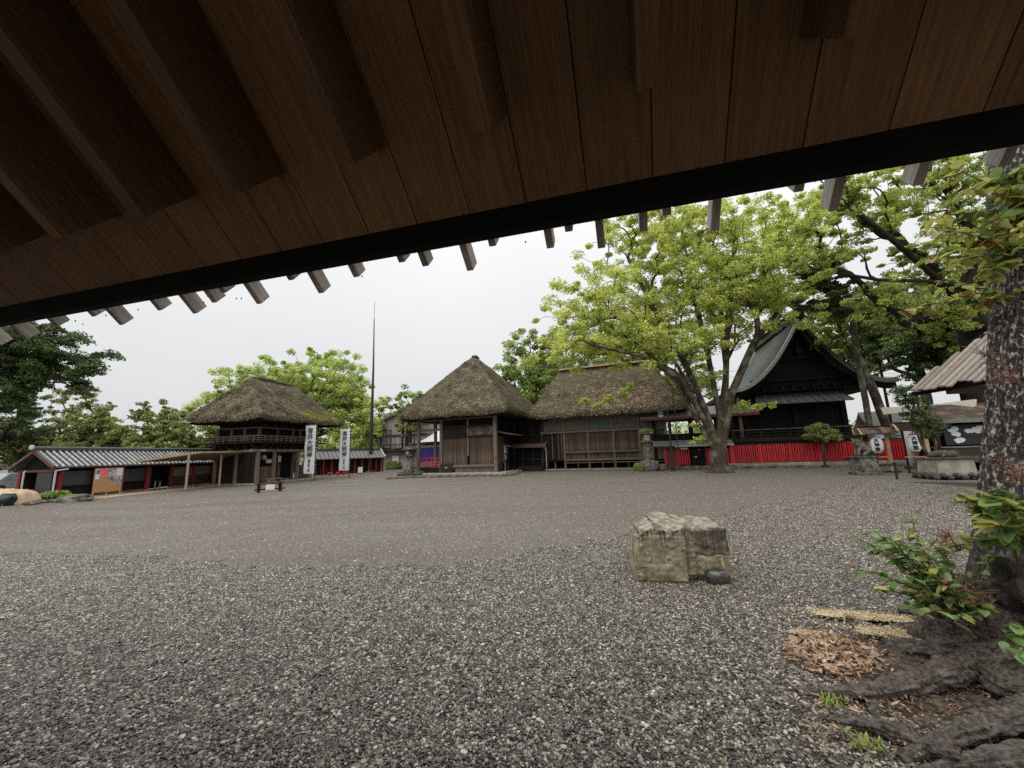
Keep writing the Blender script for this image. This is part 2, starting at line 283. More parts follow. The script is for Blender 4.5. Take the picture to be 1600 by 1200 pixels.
# ------------------------------------------------------------ object helpers
def tag(o, label=None, cat=None, group=None, kind=None):
    if label: o['label'] = label
    if cat: o['category'] = cat
    if group: o['group'] = group
    if kind: o['kind'] = kind
    return o
def thing(name, label, cat, loc=(0, 0, 0), a=0.0, group=None):
    o = bpy.data.objects.new(name, None); COL.objects.link(o); o.location = loc; o.rotation_euler = (0, 0, -radians(a))
    o.empty_display_size = .2
    return tag(o, label, cat, group)
def link(name, me, m, parent=None, loc=None, rot=None, scale=None):
    if m is not None and len(me.materials) == 0: me.materials.append(m)
    o = bpy.data.objects.new(name, me); COL.objects.link(o); o.parent = parent
    if loc is not None: o.location = loc
    if rot is not None: o.rotation_euler = rot
    if scale is not None: o.scale = scale
    return o
def npmesh(name, V, F, smooth=False):
    V = np.asarray(V, np.float32); F = np.asarray(F, np.int32); k = F.shape[1]
    me = bpy.data.meshes.new(name); me.vertices.add(len(V)); me.vertices.foreach_set('co', V.ravel())
    me.loops.add(F.size); me.loops.foreach_set('vertex_index', F.ravel())
    me.polygons.add(len(F)); me.polygons.foreach_set('loop_start', np.arange(0, F.size, k, dtype=np.int32))
    me.polygons.foreach_set('loop_total', np.full(len(F), k, np.int32))
    if smooth: me.polygons.foreach_set('use_smooth', np.ones(len(F), bool))
    me.update(calc_edges=True); return me

class MB:
    def __init__(s): s.v = []; s.f = []
    def _add(s, vs, fs):
        n = len(s.v); s.v += [tuple(v) for v in vs]; s.f += [tuple(i + n for i in f) for f in fs]; return s
    def box(s, x0, x1, y0, y1, z0, z1):
        return s._add([(x0, y0, z0), (x1, y0, z0), (x1, y1, z0), (x0, y1, z0), (x0, y0, z1), (x1, y0, z1), (x1, y1, z1), (x0, y1, z1)],
                      [(0, 3, 2, 1), (4, 5, 6, 7), (0, 1, 5, 4), (1, 2, 6, 5), (2, 3, 7, 6), (3, 0, 4, 7)])
    def beam(s, p, q, w, h, up=(0, 0, 1)):
        p = Vector(p); q = Vector(q); d = (q - p).normalized(); u = Vector(up)
        if abs(d.dot(u)) > .98: u = Vector((0, 1, 0))
        r = d.cross(u).normalized(); u = r.cross(d).normalized(); r *= w / 2; u *= h / 2
        return s._add([p - r - u, p + r - u, p + r + u, p - r + u, q - r - u, q + r - u, q + r + u, q - r + u],
                      [(0, 3, 2, 1), (4, 5, 6, 7), (0, 1, 5, 4), (1, 2, 6, 5), (2, 3, 7, 6), (3, 0, 4, 7)])
    def tube(s, pts, rad, n=8, cap=True):
        pts = [Vector(p) for p in pts]; rad = rad if hasattr(rad, '__len__') else [rad] * len(pts)
        vs = []; fs = []; ref = None
        for i, p in enumerate(pts):
            d = (pts[min(i + 1, len(pts) - 1)] - pts[max(i - 1, 0)]).normalized()
            if ref is None: ref = Vector((1, 0, 0)) if abs(d.x) < .9 else Vector((0, 1, 0))
            a = d.cross(ref).normalized(); b = d.cross(a).normalized(); ref = a.cross(d) * 1.0
            for k in range(n):
                t = 2 * pi * k / n; vs.append(p + (a * cos(t) + b * sin(t)) * rad[i])
        for i in range(len(pts) - 1):
            for k in range(n): fs.append((i * n + k, i * n + (k + 1) % n, (i + 1) * n + (k + 1) % n, (i + 1) * n + k))
        if cap: fs.append(tuple(range(n))[::-1]); fs.append(tuple(range((len(pts) - 1) * n, len(pts) * n)))
        return s._add(vs, fs)
    def lathe(s, prof, n=16, c=(0, 0, 0), cap=True):
        vs = []; fs = []
        for r, z in prof:
            for k in range(n): t = 2 * pi * (k + .5) / n; vs.append((c[0] + r * cos(t), c[1] + r * sin(t), c[2] + z))
        for i in range(len(prof) - 1):
            for k in range(n): fs.append((i * n + k, i * n + (k + 1) % n, (i + 1) * n + (k + 1) % n, (i + 1) * n + k))
        if cap: fs.append(tuple(range(n))[::-1]); fs.append(tuple(range((len(prof) - 1) * n, len(prof) * n)))
        return s._add(vs, fs)
    def poly(s, pts): return s._add(pts, [tuple(range(len(pts)))])
    def prism(s, xz, y0, y1):                    # outline in x,z pushed from y0 to y1
        k = len(xz); return s._add([(x, y0, z) for x, z in xz] + [(x, y1, z) for x, z in xz], [tuple(range(k)), tuple(range(2 * k - 1, k - 1, -1))] + [(i, i + k, (i + 1) % k + k, (i + 1) % k) for i in range(k)])
    def slab(s, pts, th):                         # polygon with thickness along -normal
        pts = [Vector(p) for p in pts]; nrm = (pts[1] - pts[0]).cross(pts[2] - pts[0]).normalized(); k = len(pts)
        lo = [p - nrm * th for p in pts]
        return s._add(pts + lo, [tuple(range(k)), tuple(range(2 * k - 1, k - 1, -1))] + [(i, i + k, (i + 1) % k + k, (i + 1) % k) for i in range(k)])
    def build(s, name, m, parent=None, smooth=False, bevel=0.0, loc=None, rot=None):
        me = bpy.data.meshes.new(name); me.from_pydata(s.v, [], s.f)
        if bevel > 0:
            bm = bmesh.new(); bm.from_mesh(me); bmesh.ops.bevel(bm, geom=bm.edges[:], offset=bevel, segments=1, affect='EDGES', clamp_overlap=True); bm.to_mesh(me); bm.free()
        if smooth: me.polygons.foreach_set('use_smooth', [True] * len(me.polygons))
        me.update(); return link(name, me, m, parent, loc, rot)
def box(name, m, parent, x0, x1, y0, y1, z0, z1, bevel=0.0): return MB().box(x0, x1, y0, y1, z0, z1).build(name, m, parent, bevel=bevel)
UNIT = {}
def unit_box(m):                                   # shared bevelled unit box (0..1, centred in x and y) for repeats
    if m.name not in UNIT:
        me = bpy.data.meshes.new('unit_' + m.name); b = MB().box(-.5, .5, -.5, .5, 0, 1); me.from_pydata(b.v, [], b.f); me.materials.append(m); UNIT[m.name] = me
    return UNIT[m.name]
def piece(name, m, parent, loc, size, rot=(0, 0, 0)):
    return link(name, unit_box(m), None, parent, loc, rot, size)

def text(name, body, size, m, parent, loc, rot, fat=.03, depth=.004):
    cu = bpy.data.curves.new(name, 'FONT'); cu.body = body; cu.size = size; cu.align_x = 'CENTER'; cu.align_y = 'CENTER'
    cu.offset = fat * size; cu.extrude = depth; cu.resolution_u = 2
    o = bpy.data.objects.new(name, cu); COL.objects.link(o); bpy.context.view_layer.update()
    me = bpy.data.meshes.new_from_object(o.evaluated_get(bpy.context.evaluated_depsgraph_get()))
    bpy.data.objects.remove(o); me.materials.clear(); return link(name, me, m, parent, loc, rot)

def dispmesh(name, me_v, F, m, parent=None, smooth=True): return link(name, npmesh(name, me_v, F, smooth), m, parent)

def boulder(name, label, cat, loc, size, m, seed=0, amp=.35, freq=1.5, flat=.0, group=None, parent=None, sub=4, rz=0):
    bm = bmesh.new(); bmesh.ops.create_icosphere(bm, subdivisions=sub, radius=1)
    off = Vector((seed * 7.3, seed * 3.1, seed * 1.7))
    for v in bm.verts:
        p = v.co.copy(); k = 1 + amp * noise.noise(p * freq + off) + amp * .35 * noise.noise(p * freq * 3.1 + off) + amp * .12 * noise.noise(p * freq * 9 + off)
        p = p * k; p.z = min((.9 - flat) + .25 * (p.z - (.9 - flat)), p.z) if p.z > .9 - flat else p.z
        v.co = Vector((p.x * size[0], p.y * size[1], p.z * size[2]))
    me = bpy.data.meshes.new(name); bm.to_mesh(me); bm.free(); me.polygons.foreach_set('use_smooth', [True] * len(me.polygons))
    o = link(name, me, m, parent, loc, (0, 0, rz))
    if label: tag(o, label, cat, group)
    return o

# ------------------------------------------------------------ GROUND
def ground():
    me = npmesh('gravel_ground', [(-400, -60, 0), (400, -60, 0), (400, 700, 0), (-400, 700, 0)], [(0, 1, 2, 3)])
    P = [(x, bnd_y(x) - .45 + .25 * noise.noise(Vector((x * 1.5, 0, 3)))) for x in np.arange(-16, 19, .4)]; b = MB()
    for (x0, y0), (x1, y1) in zip(P, P[1:]): b.poly([(x0, .2, .004), (x1, .2, .004), (x1, y1, .004), (x0, y0, .004)])
    o = b.build('gap_shade_sheet', mat('pebble_gap_shade', (.018, .015, .012), (.05, .043, .036), 60, .7, .6, lo=.4, hi=.7)); tag(o, 'dark sheet painting the shade in the gaps between the coarse pebbles', kind='structure')  # dark sheet: shade of the gaps between pebbles put into its colour
    o = link('ground', me, M['ground']); tag(o, 'wide fine wet grey gravel court of the shrine', kind='structure')

# coarse pebble gravel: heaps of real pebbles, scattered in patches by geometry nodes
BND = [G(-300, 850), G(0, 862), G(400, 887), G(700, 885), G(860, 862), G(1000, 830), G(1200, 790), G(1340, 752), G(1480, 752), G(1700, 760)]
def bnd_y(x):
    for a, b in zip(BND, BND[1:]):
        if a.x <= x <= b.x: return a.y + (b.y - a.y) * (x - a.x) / (b.x - a.x)
    return BND[0].y if x < BND[0].x else BND[-1].y
ground()
def loose_stones():
    rr = random.Random(12); V = []; F = []
    for _ in range(2600):
        y = 6.5 + 26 * rr.random() ** 1.4; x = rr.uniform(-1.15, 1.15) * y
        if y < bnd_y(x) - .3: continue
        r = rr.uniform(.006, .016) * (1 + y / 40); n = len(V); a = rr.uniform(0, 6.28)
        for k in range(6): V.append((x + r * cos(a + k * 1.047) * rr.uniform(.7, 1.2), y + r * sin(a + k * 1.047) * rr.uniform(.7, 1.2), .001))
        V.append((x, y, r * .7)); F += [(n + k, n + (k + 1) % 6, n + 6) for k in range(6)]
    o = link('loose_pebbles', npmesh('loose_pebbles', V, F, True), mat('pale_pebble', (.62, .58, .52), (.30, .27, .23), 3, .4, 0, island=.5)); tag(o, 'scattered pale pebbles lying loose on the compacted court', kind='stuff')
loose_stones()
def pebbles():
    pc = bpy.data.collections.new('pebble_patches')
    ico = bmesh.new(); bmesh.ops.create_icosphere(ico, subdivisions=2, radius=1)
    bv = np.array([v.co[:] for v in ico.verts]); bf = np.array([[v.index for v in f.verts] for f in ico.faces]); ico.free()
    nv = len(bv)
    for k in range(6):
        n = 760; R = RNG
        pos = R.uniform(-.25, .25, (n, 2)); lay = R.random(n)
        sz = R.gamma(7., .0135 / 7, n).clip(.006, .028); V = np.empty((n, nv, 3)); 
        for i in range(n):
            p = bv * (1 + .22 * np.sin(bv[:, [1, 2, 0]] * R.uniform(1.5, 3) + R.uniform(0, 6, 3)))
            p = p * [sz[i] * R.uniform(.85, 1.25), sz[i] * R.uniform(.55, .95), sz[i] * R.uniform(.32, .6)]
            a, b, c = R.uniform(0, 2 * pi), R.normal(0, .32), R.normal(0, .32)
            rz = np.array([[cos(a), -sin(a), 0], [sin(a), cos(a), 0], [0, 0, 1]]); rx = np.array([[1, 0, 0], [0, cos(b), -sin(b)], [0, sin(b), cos(b)]]); ry = np.array([[cos(c), 0, sin(c)], [0, 1, 0], [-sin(c), 0, cos(c)]])
            V[i] = p @ (rz @ rx @ ry).T + [pos[i, 0], pos[i, 1], .002 + .014 * lay[i]]
        F = (bf[None] + (np.arange(n) * nv)[:, None, None]).reshape(-1, 3)
        me = npmesh('pebble_patch', V.reshape(-1, 3), F, True); me.materials.append(M['pebble'])
        po = bpy.data.objects.new('pebble_patch_%d' % k, me); pc.objects.link(po)
    pts = []; sc = []
    ys = np.arange(1.2, 20, .27)
    for y in ys:
        for x in np.arange(-14, 16, .27):
            if abs(x) > 1.45 * y + 1.0: continue
            by = bnd_y(x) + .5 * noise.noise(Vector((x * .8, 0, 3))) + .35 * noise.noise(Vector((x * 2.5, y, 3)))
            if y > by: continue
            pts.append((x + random.uniform(-.03, .03), y + random.uniform(-.03, .03), 0)); sc.append(random.uniform(.64, .74))
    # finer chips dusted over the compacted part near the edge
    for y in np.arange(5.8, 17, .2):
        for x in np.arange(-14, 15, .2):
            if abs(x) > 1.4 * y + .5 or y < bnd_y(x) - .35: continue
            if random.random() > 1 - max(0, y - 10) / 8: continue
            pts.append((x + random.uniform(-.03, .03), y + random.uniform(-.03, .03), -.0085)); sc.append(random.uniform(.36, .43))
    me = bpy.data.meshes.new('gravel'); me.from_pydata(pts, [], [])
    at = me.attributes.new('psc', 'FLOAT', 'POINT'); at.data.foreach_set('value', sc)
    o = link('gravel', me, None); tag(o, 'coarse dark wet pebbles spread across the foreground', kind='stuff')
    ng = bpy.data.node_groups.new('gravel_scatter', 'GeometryNodeTree')
    ng.interface.new_socket('Geometry', in_out='INPUT', socket_type='NodeSocketGeometry'); ng.interface.new_socket('Geometry', in_out='OUTPUT', socket_type='NodeSocketGeometry')
    N = ng.nodes; L = ng.links; gi = N.new('NodeGroupInput'); go = N.new('NodeGroupOutput')
    ci = N.new('GeometryNodeCollectionInfo'); ci.inputs[0].default_value = pc; ci.inputs[1].default_value = True; ci.inputs[2].default_value = True
    ip = N.new('GeometryNodeInstanceOnPoints'); ip.inputs['Pick Instance'].default_value = True
    rv = N.new('FunctionNodeRandomValue'); rv.data_type = 'INT'; rv.inputs[4].default_value = 0; rv.inputs[5].default_value = 5
    r2 = N.new('FunctionNodeRandomValue'); r2.data_type = 'FLOAT'; r2.inputs[2].default_value = 0; r2.inputs[3].default_value = 6.283; r2.inputs['Seed'].default_value = 3
    cx = N.new('ShaderNodeCombineXYZ'); L.new(r2.outputs[1], cx.inputs[2])
    na = N.new('GeometryNodeInputNamedAttribute'); na.data_type = 'FLOAT'; na.inputs[0].default_value = 'psc'
    L.new(gi.outputs[0], ip.inputs['Points']); L.new(ci.outputs[0], ip.inputs['Instance']); L.new(rv.outputs[2], ip.inputs['Instance Index'])
    L.new(cx.outputs[0], ip.inputs['Rotation']); L.new(na.outputs[0], ip.inputs['Scale']); L.new(ip.outputs[0], go.inputs[0])
    md = o.modifiers.new('scatter', 'NODES'); md.node_group = ng
pebbles()

# ------------------------------------------------------------ THE SHELTER WE STAND UNDER
def shelter():
    A = 15.6; T = tan(radians(41)); sl = radians(41)
    t = thing('rest_shelter', 'dark timber shelter roof overhead with boarded soffit and black eave beam', 'shelter', (0, 0, 0), A)
    d0, z0 = 1.65, 2.815; dr = -.62; zr = z0 + (d0 - dr) * T
    def sp(x, d, h=0): return Vector((x, d - 0 * h, z0 + (d0 - d) * T)) + Vector((0, sin(sl), cos(sl))) * h
    X0, X1 = -7.0, 2.9; L = (d0 - dr) / cos(sl)
    # soffit planks, front slope (seen) ; mesh shared
    pw = .272
    me = bpy.data.meshes.new('soffit_plank'); b = MB().box(-pw / 2 + .0022, pw / 2 - .0022, 0, L, 0, .022); me.from_pydata(b.v, [], b.f); me.materials.append(M['soffit'])
    bm = bmesh.new(); bm.from_mesh(me); bmesh.ops.bevel(bm, geom=[e for e in bm.edges if abs(e.verts[0].co.x - e.verts[1].co.x) < 1e-4 and abs(e.verts[0].co.z - e.verts[1].co.z) < 1e-4 and e.verts[0].co.z < .01], offset=.002, segments=1, affect='EDGES'); bm.to_mesh(me); bm.free()
    k0 = int((X0 - .176) / pw) - 0; k1 = int((X1 - .176) / pw) + 1
    for k in range(k0, k1):
        x = .176 + pw * (k + .5)
        o = link('plank', me, None, t, sp(x, d0), (-sl + pi, 0, 0)); o.rotation_euler = (pi - sl, 0, 0)
        # plank runs up-slope: local +y -> (0,-cos, sin)
        o.matrix_local = Matrix(((1, 0, 0, x), (0, -cos(sl), sin(sl), d0 + random.uniform(-.0005, .0005)), (0, sin(sl), cos(sl), z0 + random.uniform(-.001, .0005)), (0, 0, 0, 1)))
    MB().slab([sp(X0, d0 + .04, .028), sp(X1, d0 + .04, .028), sp(X1, dr, .028), sp(X0, dr, .028)][::-1], -.015).build('sheathing', M['darkwood'], t)
    # deep rafters on every second joint
    rl = (1.39 - dr) / cos(sl)
    for k in range(-12, 6):
        x = .173 + 2 * pw * k
        if x < X0 or x > X1: continue
        p = sp(x - .034, 1.39)
        c = MB().box(-.034, .034, 0, rl, -.33, -.004)
        o = c.build('rafter', M['soffit2'], t); o.matrix_local = Matrix(((1, 0, 0, p.x), (0, -cos(sl), sin(sl), p.y), (0, sin(sl), cos(sl), p.z), (0, 0, 0, 1)))
    box('eave_beam', M['fascia'], t, X0, X1, 1.652, 1.712, 2.70, 2.818, .003)
    # boards lying on the roof whose ends stick out past the eave
    for x, d in [(-4.69, 1.905), (-4.339, 1.893), (-3.92, 1.85), (-3.501, 1.83), (-3.334, 1.899), (-2.911, 1.856), (-2.659, 1.901), (-2.452, 1.863), (-2.332, 1.825), (-2.139, 1.904), (-1.822, 1.82), (-1.677, 1.9), (-1.405, 1.855), (-1.101, 1.826), (-.977, 1.858), (-.741, 1.906), (-.587, 1.825), (-.303, 1.869), (-.202, 1.82), (-.059, 1.9), (.137, 1.865), (.238, 1.823), (.443, 1.903), (.754, 1.821), (.899, 1.9), (1.177, 1.864), (1.436, 1.85), (1.7, 1.9), (-5.2, 1.86)]:
        z = 2.82 + (1.72 - d) * T; w = .018; ln = .9
        c = MB().box(-w, w, 0, ln, 0, .09); o = c.build('roof_board_end', M['endwood'], t, bevel=.002)
        o.matrix_local = Matrix(((1, 0, 0, x), (0, -cos(sl), sin(sl), d), (0, sin(sl), cos(sl), z), (0, 0, 0, 1)))
    # roof body, back slope, ridge, posts (behind the camera)
    MB().slab([sp(X0, 1.74, .15), sp(X1, 1.74, .15), sp(X1, dr, .15), sp(X0, dr, .15)][::-1], -.02).build('roof_sheet', M['darkwood'], t)
    back = [Vector((x, 2 * dr - p.y, p.z)) for x, p in ((X0, sp(0, d0)), (X1, sp(0, d0)), (X1, sp(0, dr)), (X0, sp(0, dr)))]
    MB().slab(back, -.05).build('back_slope', M['soffit'], t)
    box('ridge_beam', M['soffit2'], t, X0, X1, dr - .09, dr + .09, zr - .55, zr - .3)
    for x in (-5.2, 2.6):
        for y in (-.1, -1.6 + 0): 
            o = box('post', M['post'], t, x - .08, x + .08, y - .08 - .6, y + .08 - .6, 0, 3.9, .005)
    # rain drops hanging from the board ends
    b = MB()
    for i in range(26):
        x = random.uniform(-4.5, 1.5); b.lathe([(.0, -.012), (.0035, -.008), (.004, -.004), (.002, 0), (0, .003)], 6, (x, 1.72 + random.uniform(0, .12), 2.69 - random.random() * .02))
    o = b.build('water_drops', M['glass'], t, smooth=True); o['kind'] = 'stuff'
shelter()

# ------------------------------------------------------------ THATCHED ROOFS
def thatch_roof(t, x0, x1, y0, y1, ze, zr, rx0, rx1, ry0, ry1, eth=.42, seed=0, n=15000, moss=None, capm='thatch', bulge=.0, inner=None):
    """hip roof of thatch: eave rectangle x0..x1,y0..y1 at ze, ridge from (rx0,ry0) to (rx1,ry1) at zr."""
    c = Vector(((x0 + x1) / 2, (y0 + y1) / 2)); rc = .55
    per = []                                             # rounded-rectangle perimeter with matching ridge points
    def side(a, b, ra, rb, n_):
        for i in range(n_): f = i / n_; per.append((a.lerp(b, f), ra.lerp(rb, min(1, max(0, f * 1.0)))))
    P = [Vector((x0, y0)), Vector((x1, y0)), Vector((x1, y1)), Vector((x0, y1))]
    rA, rB = Vector((rx0, ry0)), Vector((rx1, ry1))
    along_x = abs(rx1 - rx0) >= abs(ry1 - ry0)
    if along_x: rr = [rA, rB, rB, rA]
    else: rr = [rA, rA, rB, rB]
    ns = 40
    for k in range(4): side(P[k], P[(k + 1) % 4], rr[k], rr[(k + 1) % 4], ns)
    q = []
    for i, (e, r) in enumerate(per):                     # round the corners a little
        s_ = Vector((0, 0)); 
        for j in range(-2, 3): s_ += per[(i + j) % len(per)][0]
        s_ /= 5; f_ = i % ns; lift = .16 * max(0, 1 - min(f_, ns - f_) / 9) ** 2
        q.append((s_, r, lift))
    m = 22; prof = [(-.16, -eth * .95), (-.05, -eth * .75), (.0, -eth * .3)]
    V = []; rows = []
    for (dx, dz) in [(.5, -eth * 1.02)] + [(.12, -eth * 1.0)] + [(.03, -eth * .6), (0, -eth * .15)]:
        rows.append(('e', dx, dz))
    for j in range(1, m + 1): rows.append(('s', j / m, 0))
    def surf(i, f):
        e, r, l = q[int(i) % len(q)]
        e2, r2, l2 = q[(int(i) + 1) % len(q)]; w = i - int(i); e = e.lerp(e2, w); r = r.lerp(r2, w); l = l + (l2 - l) * w
        p = e.lerp(r, f); z = ze + l * (1 - f) ** 2 + (zr - ze) * (f * .93 + .07 * sin(f * pi / 2)) - bulge * sin(f * pi)
        if f > .86: z += .0
        return Vector((p.x, p.y, z))
    for kind, a, b in rows:
        for i in range(len(q)):
            e, r, l = q[i]
            if kind == 'e':
                dirn = (e - r).normalized(); p = e - dirn * a; v = Vector((p.x, p.y, ze + l + b))
            else: v = surf(i, a)
            nz_ = noise.noise(v * .9 + Vector((seed, 0, 0))) * .09 + noise.noise(v * 3.3 + Vector((seed, 5, 0))) * .045
            V.append((v.x + nz_ * .4, v.y + nz_ * .4, v.z + nz_))
    K = len(q); F = []
    for j in range(len(rows) - 1):
        for i in range(K): F.append((j * K + i, j * K + (i + 1) % K, (j + 1) * K + (i + 1) % K, (j + 1) * K + i))
    o = link('thatched_roof', npmesh('thatched_roof', V, F, True), M['thatch'], t)
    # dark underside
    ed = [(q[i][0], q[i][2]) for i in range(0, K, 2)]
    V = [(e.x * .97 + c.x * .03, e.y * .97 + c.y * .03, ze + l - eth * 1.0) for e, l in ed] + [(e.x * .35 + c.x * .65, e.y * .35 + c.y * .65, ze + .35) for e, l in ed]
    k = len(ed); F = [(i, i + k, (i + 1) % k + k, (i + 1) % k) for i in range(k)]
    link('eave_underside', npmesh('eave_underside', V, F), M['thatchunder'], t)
    # straw tufts
    rs = np.random.default_rng(seed + 11); groups = {'tuft': [], 'mosstuft': [], 'redtuft': []}
    for _ in range(n):
        i = rs.random() * K; f = 1 - sqrt(1 - rs.random() * .995)
        f = min(f * 1.03 - .03, .99)
        if f < 0: f = 0
        p = surf(i, f); p2 = surf(i, max(0, f - .04)) if f > .04 else p + (p - surf(i, f + .05)); dn = (p2 - p); dn = dn.normalized() if dn.length > 1e-5 else Vector((0, 0, -1))
        s_ = surf(i + .7, f) - p; s_ = s_.normalized() if s_.length > 1e-5 else Vector((1, 0, 0))
        nn = s_.cross(dn).normalized(); nn = nn if nn.z > 0 else -nn
        nz_ = noise.noise(p * .9 + Vector((seed, 0, 0))) * .09 + noise.noise(p * 3.3 + Vector((seed, 5, 0))) * .045
        p = p + Vector((nz_ * .4, nz_ * .4, nz_)) + nn * .01
        L_ = rs.uniform(.10, .26); w = rs.uniform(.012, .034); up = rs.uniform(.01, .06); s2 = (s_ + dn * rs.normal(0, .35)).normalized(); d2 = (dn + s_ * rs.normal(0, .25)).normalized()
        if f < .02: p = p + Vector((0, 0, -rs.random() * eth * .9)); up = .05
        kind = 'tuft'
        if moss is not None:
            mv = moss(p, f) + .25 * noise.noise(p * 1.8)
            if mv > .5: kind = 'mosstuft'
            elif mv < -.5: kind = 'redtuft'
        groups[kind].append((p - s2 * w, p + s2 * w, p + s2 * w * .7 + d2 * L_ + nn * up, p - s2 * w * .7 + d2 * L_ + nn * up))
    for kind, g in groups.items():
        if not g: continue
        A_ = np.array([[v[:] for v in r_] for r_ in g]).reshape(-1, 3); Fq = np.arange(len(A_)).reshape(-1, 4)
        o2 = link({'tuft': 'straw', 'mosstuft': 'moss', 'redtuft': 'dry_straw'}[kind], npmesh('straw', A_, Fq), M[kind], t); o2['kind'] = 'stuff'
    return surf

def boards(t, m, x0, x1, z0, z1, y, w=.2, name='board', th=.03, gap=.012, axis='x', jit=.006):
    n = max(1, round((x1 - x0) / w)); w = (x1 - x0) / n
    for i in range(n):
        c = x0 + w * (i + .5); j = random.uniform(-jit, jit)
        if axis == 'x': piece(name, m, t, (c, y + j, z0), (w - gap, th, z1 - z0))
        else: piece(name, m, t, (y + j, c, z0), (th, w - gap, z1 - z0))

# hall 1: pyramidal thatched worship hall
def hall_one():
    t = thing('worship_hall', 'open timber shrine hall under a steep pyramidal thatched roof, left of the long hall', 'shrine hall', G(654, 741.5), 21)
    thatch_roof(t, -1.45, 10.05, -1.5, 9.5, 5.6, 11.75, 4.1, 4.3, 3.6, 4.4, .5, seed=3, n=20000,
                moss=lambda p, f: (.35 if p.x > 8 - f * 4 else -.1))
    MB().tube([(4.1, 3.5, 11.68), (4.25, 4, 11.8), (4.35, 4.5, 11.7)], [.12, .16, .1], 8).build('ridge_cap', M['thatch'], t, smooth=True)
    box('plinth', M['kerb'], t, -1.9, 9.3, -1.15, 9, 0, .14, .02)
    for x, y, w in ((0, 0, .13), (2.5, 0, .14), (8.0, 0, .15), (0, 3, .13), (2.2, 3.2, .12), (0, 7, .13), (8, 7, .15), (5.3, -.03, .07)):
        box('post', M['post'], t, x - w, x + w, y - w, y + w, .14 if w > .1 else 1.6, 5.3, .01)
    piece('beam', M['postlong'], t, (1.25, .0, 4.0), (2.2, .14, .22)); piece('beam', M['postlong'], t, (4.0, -.0, 4.95), (8.6, .2, .28))
    piece('beam', M['postlong'], t, (5.25, -.06, .62), (5.4, .3, .2)); piece('beam', M['darkwood'], t, (5.25, -.02, 3.26), (5.2, .2, .14)); piece('beam', M['darkwood'], t, (5.25, -.02, 4.2), (5.2, .2, .12))
    boards(t, M['board'], 2.66, 5.18, .82, 3.26, .02, .2); boards(t, M['board'], 5.42, 7.84, .82, 3.26, .02, .2)
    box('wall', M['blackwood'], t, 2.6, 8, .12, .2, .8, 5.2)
    box('panel', M['darkwood'], t, 2.66, 5.2, .04, .1, 3.4, 4.2); box('panel', M['board'], t, 5.4, 7.85, .04, .1, 3.42, 4.18)
    box('base_board', M['kerb'], t, 3.9, 7.85, .06, .12, .14, .62); boards(t, M['post'], 3.95, 7.85, .2, .6, .03, .26)
    box('base_board', M['darkwood'], t, 0.15, 2.4, .06, .12, .14, .7)
    # open left bay: floor, red railing
    box('floor', M['board'], t, 0, 2.5, 0, 7.5, .6, .72)
    r = MB().build('railing', M['red'], t)
    for z in (.86, 1.12, 1.48): piece('rail', M['red'], r, (1.3, .12, z), (2.1, .06, .06))
    for x in (.3, .85, 1.4, 1.95, 2.3): piece('baluster', M['red'], r, (x, .12, .72), (.07, .07, .86))
    # right flank (in the shade) and the small lean-to door bay
    box('side_wall', M['blackwood'], t, 7.95, 8.02, .2, 8, .2, 5.2)
    boards(t, M['board'], .3, 2.0, .8, 3.3, 8.05, .22, axis='y'); 
    for y in (2.4, 4.4, 6.4): box('post', M['darkwood'], t, 7.95, 8.2, y - .1, y + .1, .14, 5.2)
    for z in (3.6, 4.5): piece('beam', M['darkwood'], t, (8.12, 4.0, z), (.1, 8, .14))
    MB().slab([(8.0, .1, 3.72), (9.6, .1, 3.35), (9.6, 2.8, 3.35), (8.0, 2.8, 3.72)], .06).build('side_awning', M['post'], t)
    # fire hose box and small things fixed to the front
    b = box('hose_box', M['iron'], t, 2.55, 3.75, -.32, -.05, .16, .95, .01); 
    for x in (3.1, 3.25): piece('plate', M['white'], b, (x, -.33, .55), (.05, .01, .12))
    box('alarm_box', M['red'], t, 7.95, 8.15, -.22, -.15, 1.25, 1.5, .02)
    # eave brackets row
    for i in range(20): piece('eave_rafter', M['darkwood'], t, (-1 + i * .55, -.5, 5.02), (.09, 1.6, .1))
hall_one()

